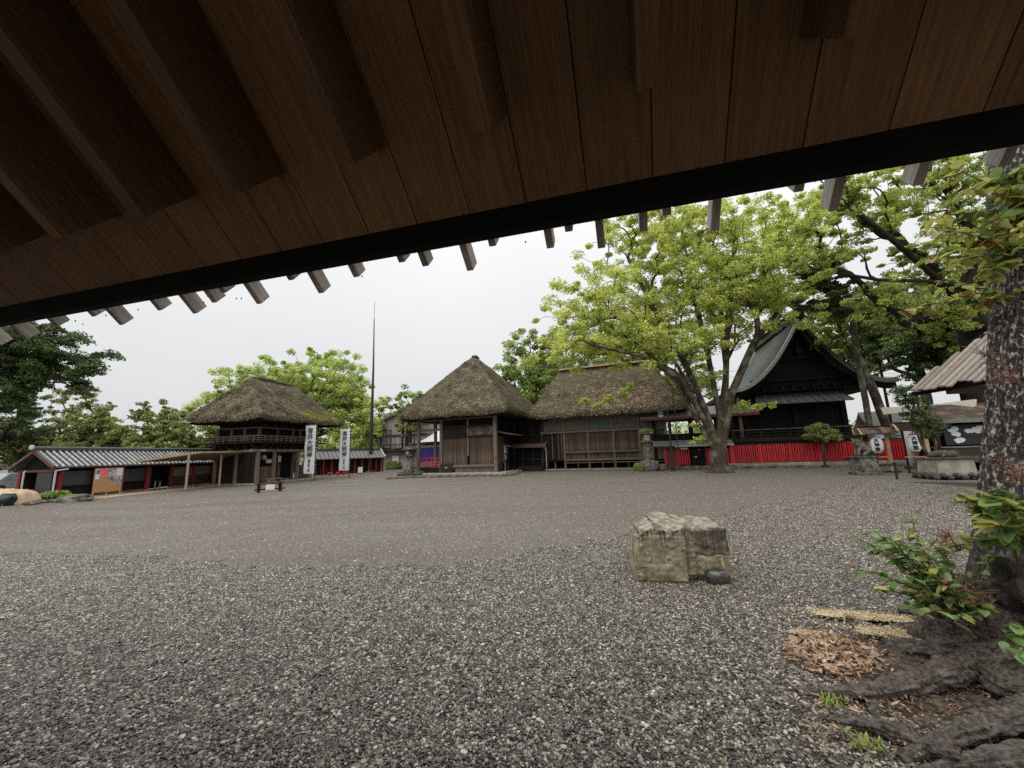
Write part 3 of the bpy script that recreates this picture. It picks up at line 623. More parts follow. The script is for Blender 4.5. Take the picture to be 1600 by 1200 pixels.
def hall_two():
    t = thing('long_thatched_hall', 'long weathered timber hall with thatched hip roof behind the stone lantern', 'shrine hall', G(850, 735), 21)
    thatch_roof(t, -1.15, 13.1, -1.35, 8.6, 5.2, 10.2, 1.2, 10.2, 3.6, 3.6, .42, seed=9, n=26000,
                moss=lambda p, f: (-.42 - .2 * (p.x > 5) if f < .45 and p.x > 1 else .1) + (.5 if p.x > 11.5 - 3 * f else 0))
    # weathered ridge boards
    for i in range(9): piece('ridge_board', M['gold'], t, (1.2 + i * 1.03 + .5, 3.5, 10.16 + random.uniform(-.02, .02)), (1.0, .9, .14), (0, 0, 0))
    MB().tube([(.9, 3.6, 10.08), (10.5, 3.6, 10.08)], [.3, .3], 8).build('ridge_roll', M['thatch'], t)
    box('plinth', M['kerb'], t, -.3, 11.3, -.5, 8, 0, .12, .02)
    P = [.0, 2.13, 4.4, 6.7, 8.94, 11.15]
    for x in P: box('post', M['post'], t, x - .1, x + .1, -.1, .1, .12, 5.0, .01)
    for i in range(5): box('pier', M['post'], t, (P[i] + P[i + 1]) / 2 - .05, (P[i] + P[i + 1]) / 2 + .05, .3, .4, .12, .8)
    for z, h in ((3.42, .17), (4.95, .2)): piece('beam', M['postlong'], t, (5.57, -.06, z), (11.4, .2, h))
    for z, h, pr in ((1.55, .13, -.16), (.82, .22, -.12), (.62, .07, -.3)): piece('beam', M['postlong'], t, (6.75, pr, z), (9.3, .14, h))
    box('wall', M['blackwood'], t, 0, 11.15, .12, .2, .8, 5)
    box('crawl_gap_shade', M['blackwood'], t, 0, 11.15, 2.5, 2.6, .1, .8)  # black sheet painting the shade in the gap under the floor
    for i in range(5):
        a, b = P[i] + .12, P[i + 1] - .12
        if i == 0:
            for x in (.95, 1.55, 1.85): piece('slat', M['post'], t, (x, .0, 1.0), (.06, .06, 2.4))
            boards(t, M['darkwood'], a, b, .85, 3.4, .06, .25)
        else:
            boards(t, M['board'], a, b, 1.7, 3.4, .03, .21); boards(t, M['board'], a, b, 1.06, 1.53, .03, .3)
        f = box('painted_panel', M['oldpaint'], t, a, b, .02, .08, 3.62, 4.93)
        for c_ in ((.3,) if i < 2 else (.28, .7) if i in (2,) else (.72,)):
            w = (b - a) * .22; cx = a + (b - a) * c_
            MB().slab([(cx + w * cos(q) * (1 + .12 * sin(3 * q)), .012, 3.98 + .24 * sin(q) * (1 + .1 * cos(5 * q))) for q in [2 * pi * j / 18 for j in range(18)]], .006).build('painting', M['teal'], t)
        piece('rail', M['post'], t, ((a + b) / 2, -.0, 4.28), (b - a, .05, .05))
    # brown boarding on the last bay
    box('lower_panel', M['tanboard'], t, 9.1, 11.05, -.26, -.2, .85, 1.9)
    for k in range(28): piece('eave_rafter', M['darkwood'], t, (-1 + k * .5, -.45, 5.1), (.08, 1.5, .08))
    box('side_wall', M['darkwood'], t, 11.1, 11.2, .1, 8, .8, 5); box('side_wall', M['blackwood'], t, -.05, .05, .1, 8, .1, 5)
hall_two()

def link_bay():       # dark passage between the two halls
    t = thing('passage_building', 'dark timber passage joining the two thatched halls behind the brown canopy', 'passage', G(800, 738), 21)
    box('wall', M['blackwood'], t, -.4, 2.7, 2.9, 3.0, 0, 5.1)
    for x in (.1, 1.2, 2.2): box('post', M['darkwood'], t, x - .08, x + .08, 2.7, 2.86, .1, 5)
    for z in (1.0, 3.3, 4.6): piece('beam', M['darkwood'], t, (1.15, 2.8, z), (3.1, .12, .14))
    box('step', M['darkwood'], t, 0, 2.4, 1.7, 2.7, 0, .45); box('step', M['darkwood'], t, .2, 2.3, 1.3, 1.69, 0, .22)
link_bay()

def canopy():
    t = thing('brown_canopy', 'small brown metal canopy on four thin steel posts before the hall entrance', 'canopy', G(797, 736), 21)
    w = 3.75; y1 = 2.6
    for x in (0, w):
        for y, h in ((0, 2.35), (y1, 3.05)): box('post', M['grey'], t, x - .04, x + .04, y - .04, y + .04, 0, h)
        MB().beam((x, 0, 1.95), (x + (.45 if x == 0 else -.45), 0, 2.3), .035, .035).build('brace', M['grey'], t)
        MB().beam((x, -.35, 2.52), (x, y1 + .2, 3.28), .05, .1).build('side_frame', M['grey'], t)
    MB().slab([(-.12, -.4, 2.48), (w + .12, -.4, 2.48), (w + .12, y1 + .2, 3.22), (-.12, y1 + .2, 3.22)], .04).build('roof', M['awning'], t)
    box('valance', M['awning'], t, -.12, w + .12, -.45, -.41, 2.18, 2.52); 
    for i in range(4): MB().beam((i * w / 4 + .5, -.35, 2.53), (i * w / 4 + .5, y1, 3.22), .03, .03).build('roof_rib', M['awning'], t)
    f = thing('low_barrier', 'low grey pipe barrier at the left canopy post', 'barrier', t.location + Vector((-.4, .4, 0)), 21)
    for x in (0, .5, .95): box('upright', M['grey'], f, x - .025, x + .025, -.025, .025, 0, .95)
    piece('rail', M['grey'], f, (.47, 0, .9), (1.0, .04, .04))
    for px, py, lb in ((817, 733, 'white weight block at the left canopy post'), (856, 733, 'white weight block at the right canopy post')):
        b = MB().box(-.32, .32, -.15, .15, 0, .3).build('weight_block', M['white'], None, bevel=.03); b.location = G(px, py); tag(b, lb, 'block', 'white canopy weights')
    p = thing('notice_stand', 'white notice sheet standing inside the dark entrance', 'notice', G(836, 733), 21)
    box('sheet', M['paper'], p, -.24, .24, 0, .03, 1.05, 1.85); box('pole', M['iron'], p, -.02, .02, .035, .07, 0, 1.6)
    box('photo_print', M['papergrey'], p, -.1, .1, -.006, -.001, 1.55, 1.75)
    o = MB().box(-.07, .07, -.05, .05, 0, 1.0).build('white_marker_post', M['white'], None, bevel=.01); o.location = G(846, 732); tag(o, 'short white marker post inside the canopy', 'post')
canopy()

def blue_sign():
    p = G(789.5, 738); t = thing('sign_banner', 'dark blue sign with white lettering on a thin post beside the brown canopy', 'sign', p, 10)
    box('pole', M['grey'], t, -.035, .035, -.035, .035, 0, 2.0)
    MB().slab([(-.2, -.05, 1.1), (.2, -.05, 1.1), (.36, -.05, 2.35), (-.36, -.05, 2.35)], .05).build('panel', M['navy'], t)
    MB().slab([(-.62, -.3, 2.34), (0, -.3, 2.5), (0, .2, 2.5), (-.62, .2, 2.34)], .03).build('little_roof', M['grey'], t)
    MB().slab([(0, -.3, 2.5), (.62, -.3, 2.34), (.62, .2, 2.34), (0, .2, 2.5)], .03).build('little_roof', M['grey'], t)
    for i, ch in enumerate('おみくじ'): text('letter', ch, .34, M['white'], t, (0, -.06, 2.2 - .29 * i), (pi / 2, 0, 0), .05)
    for px, lb in ((775, 'dark bin standing at the corner of the worship hall'),):
        b = MB().lathe([(.22, 0), (.28, .85), (.3, .87), (.3, .93)], 12).build('bin', M['iron'], None, smooth=False); b.location = G(781, 739); tag(b, lb, 'bin')
    h = thing('fire_hydrant', 'small red hydrant between blue sign and canopy', 'hydrant', G(793, 737.5))
    MB().lathe([(.13, 0), (.13, .08), (.09, .1), (.09, .45), (.12, .5), (.1, .62), (.04, .68)], 10).build('body', M['red'], h); MB().tube([(-.18, 0, .42), (.18, 0, .42)], .05, 8).build('outlet', M['red'], h)
blue_sign()

# edge stones in front of the halls
def hall_kerb():
    pts = [(602, 749), (640, 747), (680, 746), (720, 745), (760, 744), (790, 744), (806, 741)]
    t = thing('edging_stones', 'row of low rounded edging stones along the front of the worship hall', 'stone edging', G(602, 749))
    P = [G(*p) for p in pts]; tot = 0
    for a, b in zip(P, P[1:]):
        n = max(2, int((b - a).length / .55))
        for i in range(n):
            q = a.lerp(b, (i + .5) / n) - t.location
            boulder('stone', None, None, (q.x, q.y, .06), (.3 + random.uniform(0, .08), .2, .12), M['stone'], seed=random.random() * 20, amp=.3, parent=t, sub=2, rz=-.37)
hall_kerb()

# ------------------------------------------------------------ white roofed pavilion with blue curtain seen through the open bay
def pavilion():
    p = G(640, 735); t = thing('purification_pavilion', 'small pavilion with swept white roof and purple curtain behind the open bay', 'pavilion', p + Vector((1.6, 1.5, 0)), 21)
    V = []; F = []; n = 12
    for j in range(n + 1):
        f = j / n; hw = 3.3 * (1 - f) + .05; z = 3.35 + 2.2 * (f ** 1.9)
        for (sx, sy) in ((-1, -1), (1, -1), (1, 1), (-1, 1)): V.append((1.6 + sx * hw, 1.5 + sy * min(hw, 2.4 * (1 - f) + .05), z + .12 * (1 - f) ** 3))
    for j in range(n):
        for k in range(4): F.append((j * 4 + k, j * 4 + (k + 1) % 4, j * 4 + 4 + (k + 1) % 4, j * 4 + 4 + k))
    link('roof', npmesh('pavilion_roof', V, F, False), M['tent'], t)
    box('eave_board', M['darkwood'], t, -1.4, 4.6, -.6, 3.6, 3.18, 3.32)
    for x in (-.9, 4.1):
        for y in (-.3, 3.2): box('post', M['post'], t, x - .1, x + .1, y - .1, y + .1, 0, 3.2)
    V = []; n = 60
    for j in range(2):
        for i in range(n + 1): V.append((-.8 + 4.8 * i / n, -.3 + .06 * sin(i * .9) * (1 + .5 * sin(i * .31)), 2.75 if j else .9 + .04 * sin(i * .4)))
    F = [(i, i + 1, n + 2 + i, n + 1 + i) for i in range(n)]
    link('curtain', npmesh('curtain', V, F, True), M['blue'], t)
    box('frieze', M['tanboard'], t, -.8, 4.0, -.36, -.3, 2.78, 3.1); box('altar', M['white'], t, .4, 3.0, .5, 1.2, 0, 1.1)
pavilion()

# ------------------------------------------------------------ STONE LANTERNS
def lantern_left():
    p = G(640, 743); t = thing('stone_lantern', 'dark stone lantern with wide cap standing left of the worship hall', 'stone lantern', p, 21)
    MB().lathe([(.72, 0), (.72, .22), (.5, .26), (.46, .48), (.3, .55)], 6).build('base', M['darkstone'], t)
    MB().lathe([(.24, .5), (.2, .8), (.19, 1.4), (.24, 1.6)], 10).build('shaft', M['stone'], t)
    MB().lathe([(.24, 1.6), (.5, 1.78), (.52, 1.86)], 6).build('platform', M['stone'], t)
    MB().lathe([(.3, 1.86), (.3, 2.3)], 6).build('fire_box', M['darkstone'], t); piece('window_pane', M['glow'], t, (-.08, -.27, 1.92), (.26, .03, .3))
    MB().lathe([(.72, 2.34), (.7, 2.4), (.34, 2.6), (.14, 2.68)], 6).build('cap', M['darkstone'], t); MB().lathe([(.1, 2.68), (.15, 2.78), (.1, 2.9), (.0, 3.0)], 8).build('finial', M['darkstone'], t)
    for i, (dx, dy) in enumerate(((-.6, -.2), (.75, -.1), (.9, .5), (-.3, .6))):
        boulder('foot_rock', ('dark rock left of the foot of the dark stone lantern', 'dark rock right of the foot of the dark stone lantern', 'rock between the dark stone lantern and the hall post', 'rock behind the foot of the dark stone lantern')[i], 'rock', p + Vector((dx, dy, .12)), (.42, .3, .28), M['darkstone'], seed=i, sub=3, group='rocks round the left stone lantern')
lantern_left()
def lantern_right():
    p = G(1015, 736); t = thing('stone_lantern', 'tall stone lantern with moss covered cap and glowing pane before the long hall', 'stone lantern', p, 21)
    boulder('base_rock', None, None, (0, 0, .35), (.75, .55, .55), M['stone'], seed=5, parent=t, sub=3)
    MB().lathe([(.36, .6), (.36, .85), (.3, .9)], 4).build('base', M['stone'], t, rot=(0, 0, 0))
    MB().lathe([(.33, .8), (.30, 1.0), (.29, 2.05), (.36, 2.12)], 12).build('shaft', M['stone'], t)
    MB().lathe([(.36, 2.1), (.62, 2.24), (.64, 2.34)], 4).build('platform', M['stone'], t)
    f = MB().lathe([(.42, 2.34), (.42, 2.84)], 4).build('fire_box', M['stone'], t)
    pn = piece('window_pane', M['glow'], t, (0, -.31, 2.4), (.34, .03, .36))
    for x in (-.09, .09): piece('pane_bar', M['stone'], t, (x, -.34, 2.4), (.03, .02, .36))
    piece('pane_bar', M['stone'], t, (0, -.34, 2.57), (.34, .02, .03))
    MB().lathe([(.78, 2.88), (.74, 2.98), (.42, 3.1)], 4).build('cap', M['stone'], t)
    c = boulder('moss_cap', None, None, (0, 0, 3.08), (.62, .6, .2), M['moss'], seed=3, parent=t, sub=3); 
    boulder('garden_stone', 'mossy round stone beside the tall stone lantern', 'stone', p + Vector((-.75, .1, .3)), (.45, .4, .4), M['moss'], seed=8, sub=3)
    boulder('garden_stone', 'grey angular stone right of the tall stone lantern', 'stone', p + Vector((1.0, .1, .22)), (.5, .35, .32), M['stone'], seed=9, sub=3)
lantern_right()

# ------------------------------------------------------------ lamp post
def lamp_post():
    p = G(1052, 736); t = thing('lamp_post', 'slim black lamp post with hanging lamp in front of the side gate', 'lamp post', p)
    MB().tube([(0, 0, 0), (0, 0, 4.6)], [.08, .055], 8).build('pole', M['iron'], t); MB().lathe([(.2, 0), (.2, .08), (.1, .14), (.1, .4)], 10).build('base', M['iron'], t)
    MB().tube([(0, 0, 4.35), (-.3, -.1, 4.6), (-.55, -.15, 4.45)], .03, 6).build('arm', M['iron'], t); MB().lathe([(.05, 4.5), (.26, 4.3), (.27, 4.24)], 12, (-.6, -.15, 0)).build('lamp_shade', M['iron'], t)
    MB().lathe([(.1, 4.08), (.18, 4.16), (.18, 4.24)], 10, (-.6, -.15, 0)).build('bulb_cover', M['white'], t)
    r = thing('thin_rod', 'thin black lightning rod standing beside the lamp post', 'pole', p + Vector((.75, .6, 0))); MB().tube([(0, 0, 0), (0, 0, 6.4)], [.04, .03], 6).build('rod', M['iron'], r)
lamp_post()

# ------------------------------------------------------------ MAIN SANCTUARY, RED FENCE, SIDE GATE
HO = G(1150, 733) + Vector((.36, .94, 0)); HO.z = 0; HA = 21
def sanctuary():
    t = thing('main_sanctuary', 'black gabled main shrine with swept copper roof behind the red fence', 'shrine building', HO, HA)
    t.rotation_euler.z = -radians(15.5)
    box('deck', M['blackwood'], t, -.2, 9.4, .5, 13, 2.02, 2.25); box('deck_edge', M['darkwood'], t, -.25, 9.45, .38, .5, 1.98, 2.3)
    for i in range(7): box('deck_post', M['blackwood'], t, .1 + i * 1.5 - .1, .1 + i * 1.5 + .1, .6, .8, .3, 2.0)
    box('under_wall', M['blackwood'], t, .2, 9, 2.5, 2.6, .3, 2.0)
    # railing on the deck
    r = MB().build('railing', M['darkwood'], t)
    for z in (2.42, 2.66, 2.9): piece('rail', M['post'] if z > 2.8 else M['darkwood'], r, (4.8, .62, z), (9.1, .07, .06))
    for i in range(10): piece('baluster', M['darkwood'], r, (.3 + i, .62, 2.25), (.09, .09, .75))
    box('wall', M['blackwood'], t, 2.3, 9.0, 3.0, 12, 2.25, 6.6)
    for x in (2.3, 5.6, 9.0): box('post', M['blackwood'], t, x - .17, x + .17, 2.7, 3.0, 2.25, 6.4, .01)
    for x in (1.2,): box('porch_post', M['post'], t, x - .12, x + .12, 1.4, 1.64, 2.25, 5.6)
    boards(t, M['blackwood'], 2.5, 5.42, 2.3, 5.3, 2.96, .42); boards(t, M['blackwood'], 5.78, 8.82, 2.3, 5.3, 2.96, .42)
    piece('beam', M['blackwood'], t, (5.65, 2.8, 5.9), (7.4, .3, .35))
    # lean-to roof with standing seams
    MB().slab([(2.45, 1.2, 4.95), (9.1, 1.2, 4.95), (8.6, 3.0, 6.0), (2.95, 3.0, 6.0)], .07).build('lean_to_roof', M['leanto'], t)
    for i in range(12):
        x0 = 2.45 + 6.65 * i / 11; x1 = 2.95 + 5.65 * i / 11
        MB().beam((x0, 1.18, 4.985), (x1, 3.0, 6.035), .05, .06).build('roof_seam', M['leanto'], t)
    # main roof: concave gable extruded front to back
    xc, W_, ze, zr = 6.35, 5.7, 6.15, 11.9; yf, yb = 1.4, 13.5
    def prof(f, s):    # f 0 ridge..1 eave
        return (xc + s * W_ * f, ze + (zr - ze) * (.93 * (1 - f) ** 2.05 + .07 * (1 - f)) + .22 * f ** 6)
    n = 26
    for s, nm in ((-1, 'left'), (1, 'right')):
        V = []; 
        for j in range(n + 1):
            x, z = prof(j / n, s); flare = .25 * (j / n) ** 4
            V += [(x, yf - flare, z), (x, yb + flare, z), (x, yf - flare, z - .22), (x, yb + flare, z - .22)]
        F = []
        for j in range(n):
            a = j * 4; b = a + 4
            F += [(a, a + 1, b + 1, b), (a + 2, b + 2, b + 3, a + 3), (a, b, b + 2, a + 2), (a + 1, a + 3, b + 3, b + 1)]
        F.append((n * 4, n * 4 + 1, n * 4 + 3, n * 4 + 2)); o = link('roof_slope', npmesh('roof_slope', V, F, False), M['copper'], t)
        # verge: broad pale band on the left slope, and bargeboard below
        V = []
        for j in range(n + 1):
            x, z = prof(j / n, s); fl = .25 * (j / n) ** 4; w = .38
            V += [(x, yf - fl - .04, z + .10), (x, yf - fl + w, z + .07), (x, yf - fl - .04, z - .30), (x, yf - fl + w, z - .0)]
        F = []
        for j in range(n):
            a = j * 4; b = a + 4; F += [(a, a + 1, b + 1, b), (a, b, b + 2, a + 2), (a + 1, a + 3, b + 3, b + 1)]
        F.append((n * 4, n * 4 + 1, n * 4 + 3, n * 4 + 2)); link('verge', npmesh('verge', V, F), M['verge'] if s < 0 else M['copper'], t)
        V = []; 
        for j in range(n + 1):
            x, z = prof(j / n, s); V += [(x, yf + .05, z - .24), (x, yf + .15, z - .24), (x, yf + .05, z - .72 + .2 * sin(j * 1.7) * (.5 if j < 6 else .1)), (x, yf + .15, z - .7)]
        F = []
        for j in range(n): a = j * 4; b = a + 4; F += [(a, b, b + 2, a + 2), (a + 1, a + 3, b + 3, b + 1), (a + 2, b + 2, b + 3, a + 3)]
        link('bargeboard', npmesh('bargeboard', V, F), M['blackwood'], t)
    # gable wall
    pts = [prof(j / n, -1) for j in range(n, -1, -1)] + [prof(j / n, 1) for j in range(1, n + 1)]
    pts = [(x, z - .3) for x, z in pts if z - .3 > 6.0]
    b = MB(); k = len(pts)
    for i in range(k - 1): b.poly([(pts[i][0], 2.6, 5.9), (pts[i + 1][0], 2.6, 5.9), (pts[i + 1][0], 2.6, pts[i + 1][1]), (pts[i][0], 2.6, pts[i][1])])
    b.build('gable_wall', M['blackwood'], t)
    MB().lathe([(.3, 0), (.34, .12), (.28, .3), (.0, .34)], 6).build('gable_boss', M['darkwood'], t, loc=(xc, 2.5, 9.3), rot=(pi / 2, 0, 0))
    for i in range(9):
        piece('gable_bracket', M['darkwood'], t, (3.4 + i * .72, 2.42, 6.1), (.12, .3, .3 + .1 * (i % 2)))
    for c0 in (4.6, 7.4):
        for i in range(8): piece('slat', M['darkwood'], t, (c0 + i * .17 - .6, 2.5, 6.35), (.06, .06, .38))
    piece('beam', M['blackwood'], t, (xc, 2.45, 6.85), (7.6, .26, .24)); piece('beam', M['blackwood'], t, (xc, 2.45, 8.6), (3.4, .22, .22)); piece('king_post', M['blackwood'], t, (xc, 2.5, 8.8), (.3, .2, 2.4))
    # underside
    MB().slab([(1.0, yf + .3, 6.0), (11.8, yf + .3, 6.0), (11.8, yb, 6.0), (1.0, yb, 6.0)], .05).build('eave_soffit', M['blackwood'], t)
    # ridge with billets and crossed finials
    box('ridge', M['copper'], t, xc - .28, xc + .28, yf - .1, yb + .1, zr - .05, zr + .5, .04); box('ridge_cap', M['copper'], t, xc - .4, xc + .4, yf - .25, yb + .25, zr + .52, zr + .62, .02)
    for i in range(5): MB().tube([(xc - 1.1, yf + 2 + i * 2.1, zr + .8), (xc + 1.1, yf + 2 + i * 2.1, zr + .8)], .17, 10).build('ridge_billet', M['copper'], t)
    for y in (yf + .5, yb - .5):
        for s in (-1, 1): MB().beam((xc - s * .9, y + s * .07, zr - .1), (xc + s * .95, y + s * .07, zr + 1.75), .1, .2, (0, 1, 0)).build('ridge_finial', M['copper'], t)
    MB().lathe([(.5, 0), (.42, .2), (.2, .3), (0, .3)], 8).build('ridge_end_ornament', M['darkwood'], t, loc=(xc, yf - .05, zr + .2), rot=(pi / 2, 0, 0))
sanctuary()

def red_fence():
    t = thing('red_picket_fence', 'long vermilion picket fence on stone steps in front of the black sanctuary', 'fence', HO, HA)
    x0, x1 = .05, 15.2
    for z in (.66, 1.5): piece('rail', M['oldred'], t, ((x0 + x1) / 2, .06, z), (x1 - x0, .05, .08))
    piece('top_rail', M['darkwood'], t, ((x0 + x1) / 2, .02, 1.8), (x1 - x0, .16, .1)); piece('base_rail', M['oldred'], t, ((x0 + x1) / 2, .02, .42), (x1 - x0, .12, .1))
    n = int((x1 - x0) / .152)
    for i in range(n):
        x = x0 + .152 * (i + .5)
        if x > 8.2 or i % 1 == 0: piece('picket', M['red'], t, (x + random.uniform(-.006, .006), random.uniform(-.012, .004), .5), (.1, .03, 1.26 + random.uniform(-.01, .01)), (random.uniform(-.008, .008), random.uniform(-.012, .012), 0))
    for i in range(9): piece('post', M['red'], t, (x0 + i * 1.88, .02, .4), (.13, .13, 1.5))
    box('backing_board', M['oldred'], t, x0, x1, .3, .33, .45, 1.78)
    s = thing('stone_steps', 'two grey stone steps below the red fence', 'steps', HO, HA)
    for i in range(10):
        piece('step_stone', M['kerb'], s, (-.4 + i * 1.62 + .8, .05, .0), (1.6, .75, .4)); 
        piece('step_stone', M['stone'], s, (-.4 + i * 1.62 + .3, -.55, .0), (1.6, .42, .2))
red_fence()

def side_gate():
    o = HO + Vector((cos(radians(HA)), -sin(radians(HA)), 0)) * -4.9
    t = thing('red_side_gate', 'low red walled side entrance with dark panel door left of the big tree', 'gatehouse', o, HA)
    V = [(-.9, -.7, 1.9), (5.0, -.7, 1.9), (5.0, .6, 2.3), (-.9, .6, 2.3)]
    MB().slab(V, .09).build('roof', M['greytile'], t); box('roof_edge', M['grey'], t, .8, 5.0, -.78, -.71, 1.78, 1.9)
    MB().slab([(-1.0, 1.9, 1.85), (-1.0, .6, 2.32), (5, .6, 2.32), (5, 1.9, 1.85)], .08).build('roof', M['greytile'], t)
    for x in (.0, .95, 3.0, 4.8): box('post', M['red'], t, x - .09, x + .09, -.09, .09, .1, 1.85)
    box('wall', M['oldred'], t, 0, .9, -.02, .04, .3, 1.8)
    for i in range(5): piece('picket', M['red'], t, (1.1 + i * .17, -.04, .35), (.11, .03, 1.35))
    for i in range(9): piece('picket', M['red'], t, (3.2 + i * .17, -.04, .3), (.12, .03, 1.3)); 
    for z in (.6, 1.0, 1.4): piece('rail', M['oldred'], t, (3.9, -.075, z), (1.7, .03, .07))
    d = box('door_panel', M['blackwood'], t, 1.95, 2.98, -.3, -.12, .32, 1.72, .01)
    MB().lathe([(.09, 0), (.08, .04), (0, .05)], 12).build('red_lamp', M['red'], d, loc=(2.55, -.31, 1.5), rot=(pi / 2, 0, 0))
    for x in (2.2, 2.3): piece('plate', M['white'], d, (x, -.31, .9), (.04, .015, .12))
    piece('notice', M['paper'], t, (1.45, -.35, 1.58), (.5, .02, .14))
    box('wall', M['blackwood'], t, 0, 4.9, 1.0, 1.1, .1, 1.8); box('base', M['stone'], t, -.3, 5.1, -.35, 1.3, 0, .28, .02)
    # raised corridor behind
    c = thing('raised_corridor', 'open raised corridor with red trimmed eave between the long hall and the sanctuary', 'corridor', o + Vector((-.3, 1.4, 0)), HA)
    box('floor', M['blackwood'], c, -.6, 7.5, .4, 3.0, 1.6, 1.8); box('low_wall', M['blackwood'], c, -.6, 6.0, .4, .5, 1.8, 2.9)
    MB().slab([(-1, -.5, 4.35), (8.0, -.5, 4.35), (8.0, 1.7, 5.2), (-1, 1.7, 5.2)], .12).build('roof', M['greytile'], c); MB().slab([(8, 3.8, 4.35), (-1, 3.8, 4.35), (-1, 1.7, 5.2), (8, 1.7, 5.2)], .12).build('roof', M['greytile'], c)
    box('eave_trim', M['oldred'], c, -1, 8, -.4, -.3, 4.1, 4.25); box('ceiling', M['blackwood'], c, -1, 8, -.3, 3.6, 4.1, 4.18)
    for x in (0, 1.3, 3.0, 4.4, 5.8, 7.2):
        for y in (.45, 2.9): box('post', M['blackwood'], c, x - .13, x + .13, y - .1, y + .1, .3, 4.1)
    for x in (5.0, 5.6, 6.5): box('pillar', M['blackwood'], c, x - .17, x + .17, .9, 1.2, .3, 4.1)
side_gate()

# ------------------------------------------------------------ GATE TOWER
def gate_tower():
    t = thing('gate_tower', 'two storey timber gate tower with mossy thatched hip roof and balcony', 'gate', G(400, 757), -78)
    thatch_roof(t, -2.1, 7.9, -2.05, 4.9, 5.0, 8.35, .3, 5.4, 1.5, 1.5, .34, seed=21, n=17000, bulge=.12,
                moss=lambda p, f: (.95 if (p.y < .6 and f < .34 + .1 * noise.noise(p * 1.3) and p.x > 2.4) else .05))
    MB().tube([(.3, 1.5, 8.3), (1.5, 1.5, 8.42), (4, 1.5, 8.36), (5.3, 1.5, 8.25)], [.12, .17, .17, .1], 8).build('ridge_cap', M['thatch'], t, smooth=True)
    box('plinth', M['kerb'], t, -.8, 6.8, -.8, 4.8, 0, .1, .02)
    XS = (0, 1.6, 4.2, 5.8); YS = (0, 1.9, 3.8)
    for x in XS:
        for y in YS: MB().lathe([(.17, 0), (.16, 2.4)], 10).build('pillar', M['post'], t, loc=(x, y, .1)); 
    for y in YS: piece('beam', M['tanpost'] if y == 0 else M['post'], t, (2.9, y, 2.44), (7.2, .2, .18))
    for x in XS[::3]: piece('beam', M['tanpost'], t, (x, 1.9, 2.43), (.2, 5.0, .17))
    # bracket band under the balcony
    box('bracket_core', M['blackwood'], t, -.1, 5.9, -.1, 3.9, 2.62, 3.05)
    for i in range(9): 
        for k in range(2): piece('bracket', M['darkwood'], t, (-.0 + i * .725, -.25 - .25 * k, 2.66 + .18 * k), (.14 + .12 * (1 - k), .34, .14))
    for i in range(6):
        for k in range(2): piece('bracket', M['darkwood'], t, (-.25 - .25 * k, i * .76, 2.66 + .18 * k), (.34, .14 + .12 * (1 - k), .14))
    box('balcony_floor', M['darkwood'], t, -.85, 6.65, -.85, 4.65, 3.06, 3.18)
    r = MB().build('railing', M['post'], t)
    for z in (3.28, 3.42, 3.56):
        for y in (-.78, 4.58): piece('rail', M['post'], r, (2.9, y, z), (7.6, .05, .045))
        for x in (-.78, 6.58): piece('rail', M['post'], r, (x, 1.9, z), (.05, 5.5, .045))
    for i in range(15): piece('baluster', M['post'], r, (-.78 + i * .526, -.78, 3.18), (.05, .05, .38))
    for i in range(11): piece('baluster', M['post'], r, (-.78, -.78 + i * .536, 3.18), (.05, .05, .38))
    # upper storey
    box('upper_wall', M['blackwood'], t, .02, 5.78, .02, 3.78, 3.18, 5.1)
    for x in (0, 1.75, 3.45, 4.3, 5.8): box('upper_post', M['post'], t, x - .09, x + .09, -.09, .09, 3.18, 4.3)
    for y in (1.3, 2.5, 3.8): box('upper_post', M['post'], t, -.09, .09, y - .09, y + .09, 3.18, 4.3)
    for z in (3.62, 4.22): piece('beam', M['post'], t, (2.9, -.05, z), (6.0, .12, .1)); piece('beam', M['post'], t, (-.05, 1.9, z), (.12, 4.0, .1))
    for i in range(18): piece('eave_rafter', M['darkwood'], t, (-1.7 + i * .53, -.9, 4.62), (.08, 1.9, .09))
    for i in range(12): piece('eave_rafter', M['darkwood'], t, (-1.0, -1.4 + i * .58, 4.62), (1.9, .08, .09))
    for i in range(7): piece('bracket', M['darkwood'], t, (i * .97, -.3, 4.32), (.22, .6, .2))
    # ground floor guardian enclosures and inner fittings
    box('guardian_fence', M['darkwood'], t, 0.2, 1.45, .05, .12, .15, 1.3); box('guardian_fence', M['darkwood'], t, 4.35, 5.6, .05, .12, .15, 1.3)
    for a in (0.25, 4.4):
        for i in range(8): piece('slat', M['post'], t, (a + i * .16, .02, .2), (.05, .03, 1.1))
    box('inner_wall', M['blackwood'], t, .1, 5.7, 1.86, 1.94, .15, 2.4); box('side_wall', M['blackwood'], t, .02, .08, .2, 3.7, .15, 2.4)
    for x in (1.1, 4.6, 4.9): MB().lathe([(.12, 0), (.2, .12), (.2, .3), (.12, .42)], 10).build('hanging_lamp', M['grey'], t, loc=(x, .5, 1.8))
    piece('sign_board', M['white'], t, (2.1, .8, 1.55), (.9, .04, .3)); piece('sign_board', M['white'], t, (3.3, 1.0, 1.6), (.3, .04, .5))
    boards(t, M['darkwood'], -3.8 + 3.8, 3.8, .15, 2.4, -.03, .24, axis='y', name='board')
    b = thing('wooden_bench', 'plain low wooden bench inside the gate tower passage', 'bench', G(428, 756), -78)
    box('seat', M['post'], b, -.6, .6, -.18, .18, .36, .42)
    for x in (-.5, .5): box('leg', M['post'], b, x - .04, x + .04, -.15, .15, 0, .36)
gate_tower()

